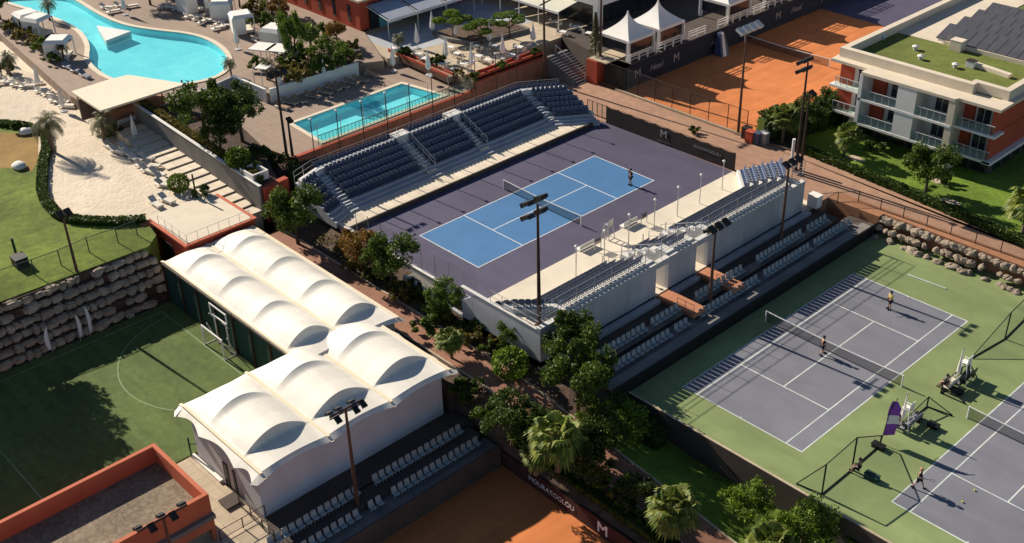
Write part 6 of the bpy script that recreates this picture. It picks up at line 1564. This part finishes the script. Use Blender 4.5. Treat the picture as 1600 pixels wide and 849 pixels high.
hedge('low dark planting along the clay court banner', [(20.5, -23.4, -3.2), (33, -23.4, -3.6), (45, -23.4, -4.1)], 1.0, .55, 'leafdark', .14, 90)
hedge('dark planting between the footpath and the practice court wall', [(24.6, -16.6, -1.6), (29, -15.8, -3.8)], 1.6, 1.3, 'leafdark', .16, 160)
g_ = MB(); rnd = random.Random(77)
for k in range(2600):
    x = rnd.uniform(-12, 18); y = rnd.uniform(-19.2, -16.6); z = pz(x) + (y + 19.45) / 3.45 * (-.35 - pz(x)); 
    if noise.noise(Vector((x * .4, y * .6, 0))) < -.05: continue
    leafquad(g_, Vector((x, y, z + .08 + rnd.random() * .15)), .12, rnd)
o = g_.build('ground_cover', M['leafolive']); o['kind'] = 'stuff'
# ground beanbags, rocks on lawn
def bag(): 
    t = thing('beanbag', 'x', 'beanbag', (0, 0, 0)); mb = MB(); mb.lathe([(.5, 0), (.8, .15), (.75, .4), (.4, .62), (.1, .68)], n=12, squash=lambda k, n: 1.25 if k in (0, 1, 11) else .9); mb.build('cushion', M['canvas'], t, smooth=True); return t
PR.put('bag', bag, 'white beanbag lying on the dry lawn', P(30, 262, LZ), 0); PR.put('bag', bag, 'white beanbag at the dry lawn edge by the far sand', P(40, 209, LZ), 1)
boxthing('lawn_speaker', 'black round speaker box on the lawn above the rock wall', 'speaker', P(33, 415, LZ), 1.3, 1.1, .9, 'black')
t = thing('lawn_post', 'short dark post on the lawn at the left', 'post', P(26, 400, LZ)); q = P(26, 400, LZ); mb = MB(); mb.tube(q, q + Vector((0, 0, 1.8)), .12, n=8); mb.build('post', M['greenfence'], t)
t = thing('lawn_post', 'dark post standing in the sand beside the low round bush', 'post', P(307, 310, LZ)); q = P(307, 310, LZ); mb = MB(); mb.tube(q, q + Vector((0, 0, 2.6)), .09, n=8); mb.build('post', M['darksteel'], t)
for i, (a, b) in enumerate([(1280, 239), (1338, 248), (1466, 283), (1486, 316)]):
    q = P(a, b, .06); t = thing('stone_slab', ['pale stone slab nearest the masts on the hotel lawn', 'pale stone slab under the left hotel corner', 'pale stone slab beside the hotel column', 'pale stone slab right of the round lawn tree'][i], 'stone slab', q)
    mb = MB(); mb.prism([(q.x - 1.1, q.y - .3), (q.x + .2, q.y - .6), (q.x + 1.1, q.y), (q.x + .3, q.y + .5), (q.x - .8, q.y + .4)], .02, .1); mb.build('slab', M['stone'], t)

# ------------------------------------------------------------------ people
def person(label, q, rz, J, cols, scale=1.0, racket=None):
    """J: joint name -> position (x forward), one skinned body"""
    t = thing('person', label, 'person', q, rz)
    D = dict(pelvis=(0, 0, .95), chest=(0, 0, 1.32), neck=(0, 0, 1.50), head0=(.02, 0, 1.58), head=(.03, 0, 1.70), top=(.02, 0, 1.79),
             ls=(0, .19, 1.43), le=(0, .26, 1.15), lh=(.08, .28, .90), lf=(.11, .28, .80), rs=(0, -.19, 1.43), re=(0, -.26, 1.15), rh=(.08, -.28, .90), rf=(.11, -.28, .80),
             lhip=(0, .10, .90), lk=(.02, .12, .50), la=(0, .13, .08), lt=(.17, .14, .04), rhip=(0, -.10, .90), rk=(.02, -.12, .50), ra=(0, -.13, .08), rt=(.17, -.14, .04))
    D.update(J)
    def skin(nm, names, edges, rad, m, parent):
        me = bpy.data.meshes.new(nm); idx = {n: i for i, n in enumerate(names)}
        me.from_pydata([D[n] for n in names], [(idx[a], idx[b]) for a, b in edges], [])
        o = bpy.data.objects.new(nm, me); COL.objects.link(o)
        md = o.modifiers.new('skin', 'SKIN'); md.use_smooth_shade = True
        for n in names: me.skin_vertices[0].data[idx[n]].radius = (rad[n], rad[n])
        me.skin_vertices[0].data[0].use_root = True
        sb = o.modifiers.new('sub', 'SUBSURF'); sb.levels = 1; sb.render_levels = 1
        dg = bpy.context.evaluated_depsgraph_get(); m2 = bpy.data.meshes.new_from_object(o.evaluated_get(dg)); m2.name = nm
        bpy.data.objects.remove(o); m2.materials.clear(); m2.materials.append(m)
        for p in m2.polygons: p.use_smooth = True
        o = bpy.data.objects.new(nm, m2); COL.objects.link(o); o.parent = parent; return o
    rad = dict(pelvis=.15, chest=.17, neck=.065, head0=.08, head=.115, top=.07, ls=.075, le=.048, lh=.035, lf=.045, rs=.075, re=.048, rh=.035, rf=.045,
               lhip=.10, lk=.065, la=.045, lt=.04, rhip=.10, rk=.065, ra=.045, rt=.04)
    E = [('pelvis', 'chest'), ('chest', 'neck'), ('neck', 'head0'), ('head0', 'head'), ('head', 'top'), ('chest', 'ls'), ('ls', 'le'), ('le', 'lh'), ('lh', 'lf'), ('chest', 'rs'), ('rs', 're'), ('re', 'rh'), ('rh', 'rf'),
         ('pelvis', 'lhip'), ('lhip', 'lk'), ('lk', 'la'), ('la', 'lt'), ('pelvis', 'rhip'), ('rhip', 'rk'), ('rk', 'ra'), ('ra', 'rt')]
    body = skin('body', list(D.keys()) if 0 else list(rad.keys()), E, rad, M['skin'], t)
    r2 = {k: rad[k] * 1.18 for k in ('pelvis', 'chest', 'ls', 'le', 'rs', 're')}; D['le2'] = tuple((Vector(D['ls']) + (Vector(D['le']) - Vector(D['ls'])) * .8)); D['re2'] = tuple((Vector(D['rs']) + (Vector(D['re']) - Vector(D['rs'])) * .8))
    rr = dict(pelvis=.18, chest=.20, ls=.10, le2=.07, rs=.10, re2=.07)
    skin('shirt', list(rr), [('pelvis', 'chest'), ('chest', 'ls'), ('ls', 'le2'), ('chest', 'rs'), ('rs', 're2')], rr, M[cols[0]], t)
    for s in 'lr': D[s + 'k2'] = tuple((Vector(D[s + 'hip']) + (Vector(D[s + 'k']) - Vector(D[s + 'hip'])) * .9))
    rr = dict(pelvis=.175, lhip=.125, lk2=.10, rhip=.125, rk2=.10)
    skin('shorts', list(rr), [('pelvis', 'lhip'), ('lhip', 'lk2'), ('pelvis', 'rhip'), ('rhip', 'rk2')], rr, M[cols[1]], t)
    for s in 'lr':
        a = Vector(D[s + 'a']); b = Vector(D[s + 't']); mb = MB(); mb.tube(a + Vector((-.06, 0, -.02)), b + Vector((.05, 0, -.0)), .062, .05, n=8); mb.build('shoe', M[cols[2]], t, world=False)
    h = Vector(D['head']); mb = MB(); mb.lathe([(.125, 0), (.13, .05), (.10, .12), (.03, .15)], h + Vector((-.02, 0, -.01)), n=10); mb.build('hair', M[cols[3]], t, world=False)
    mb = MB(); mb.obox(h + Vector((.115, 0, -.03)), .04, .025, .04); mb.build('nose', M['skin'], t, world=False)
    if racket:
        hnd = Vector(D[racket + 'f']); r = thing('tennis_racket', 'racket of the ' + ' '.join(label.split()[:11]), 'racket', Vector(q) + Matrix.Rotation(rz, 3, 'Z') @ hnd, rz)
        dr = Vector((.5, .15, -.1 if D[racket + 'f'][2] < 1.5 else .8)).normalized(); mb = MB(); mb.tube((0, 0, 0), dr * .36, .018, n=6); mb.build('handle', M['black'], r, world=False)
        mb = MB(); c = dr * .5; s_ = Vector((0, 1, 0)); pr = None
        for k in range(13):
            a = k / 12 * 6.283; p = c + dr * .16 * math.cos(a) + s_ * .12 * math.sin(a)
            if pr is not None: mb.tube(pr, p, .012, n=5)
            pr = p
        mb.build('frame', M['black'], r, world=False)
    return t
person('player in dark clothes swinging a racket at the far end of the blue court', P(985, 289, .01), R_(-100), dict(rh=(.2, -.25, 1.75), rf=(.24, -.25, 1.85), re=(.12, -.32, 1.5), lk=(.1, .13, .52), la=(-.05, .16, .10), lh=(.3, .2, 1.15), lf=(.36, .2, 1.12)), ('darkcloth', 'darkcloth', 'darkcloth', 'darkcloth'), racket='r')
person('player in a yellow shirt and dark shorts standing on the left grey court', P(1389, 483, GZ + .01), R_(-120), dict(lh=(.22, .2, 1.05), lf=(.28, .16, 1.05), rh=(.22, -.2, 1.05), rf=(.28, -.16, 1.05), la=(0, .18, .08), ra=(0, -.18, .08)), ('yellow', 'darkcloth', 'darkcloth', 'darkcloth'), racket='r')
person('person in black walking beside the net of the left grey court', P(1284, 554, GZ + .01), R_(60), dict(lk=(.16, .1, .52), la=(.22, .12, .08), lt=(.38, .12, .05), rk=(-.05, -.1, .5), ra=(-.25, -.12, .12), rt=(-.10, -.12, .05)), ('darkcloth', 'darkcloth', 'darkcloth', 'darkcloth'))
person('player striding in dark clothes on the right grey court near the bottom', P(1434, 763, GZ + .01), R_(20), dict(lk=(.22, .1, .52), la=(.36, .12, .08), lt=(.52, .12, .05), rk=(-.15, -.1, .5), ra=(-.42, -.12, .14), rt=(-.30, -.12, .05), rh=(.3, -.3, 1.2), rf=(.38, -.3, 1.22), re=(.08, -.35, 1.2)), ('darkcloth', 'darkcloth', 'darkcloth', 'skin'), racket='r')
sit = dict(pelvis=(0, 0, .52), chest=(-.02, 0, .90), neck=(0, 0, 1.08), head0=(.03, 0, 1.16), head=(.04, 0, 1.28), top=(.03, 0, 1.37), ls=(0, .19, 1.01), rs=(0, -.19, 1.01), le=(.1, .24, .75), re=(.1, -.24, .75), lh=(.32, .16, .66), rh=(.32, -.16, .66), lf=(.40, .14, .64), rf=(.40, -.14, .64),
           lhip=(.05, .1, .50), rhip=(.05, -.1, .50), lk=(.45, .13, .50), rk=(.45, -.13, .50), la=(.45, .14, .08), ra=(.45, -.14, .08), lt=(.62, .14, .04), rt=(.62, -.14, .04))
person('person in dark clothes seated on the bench under the farther umpire chair', P(1477, 608, GZ + .01), R_(180), sit, ('darkcloth', 'darkcloth', 'darkcloth', 'darkcloth'))
person('seated person in white beside the purple flag', P(1402, 672, GZ + .01), R_(180), sit, ('canvas', 'darkcloth', 'white', 'darkcloth'))
person('person in black sitting low at the foot of the divider fence', P(1341, 740, GZ + .01), R_(200), sit, ('darkcloth', 'darkcloth', 'darkcloth', 'darkcloth'))
person('dark figure standing on the path at the left edge above the beach', P(13, 100, LZ + .03), 0, {}, ('darkcloth', 'darkcloth', 'darkcloth', 'darkcloth'))
q = P(1341, 740, GZ)
for i, (a, b) in enumerate([(1523, 766), (1504, 784)]):
    p = P(a, b, GZ + .07); bm = bmesh.new(); bmesh.ops.create_icosphere(bm, subdivisions=2, radius=.07); me = bpy.data.meshes.new('tennis_ball'); bm.to_mesh(me); bm.free(); me.materials.append(M['yellow']); o = bpy.data.objects.new('tennis_ball', me); COL.objects.link(o); o.location = p
    tag(o, ['tennis ball nearer the centre line of the right grey court', 'tennis ball nearer the baseline of the right grey court'][i], 'tennis ball')
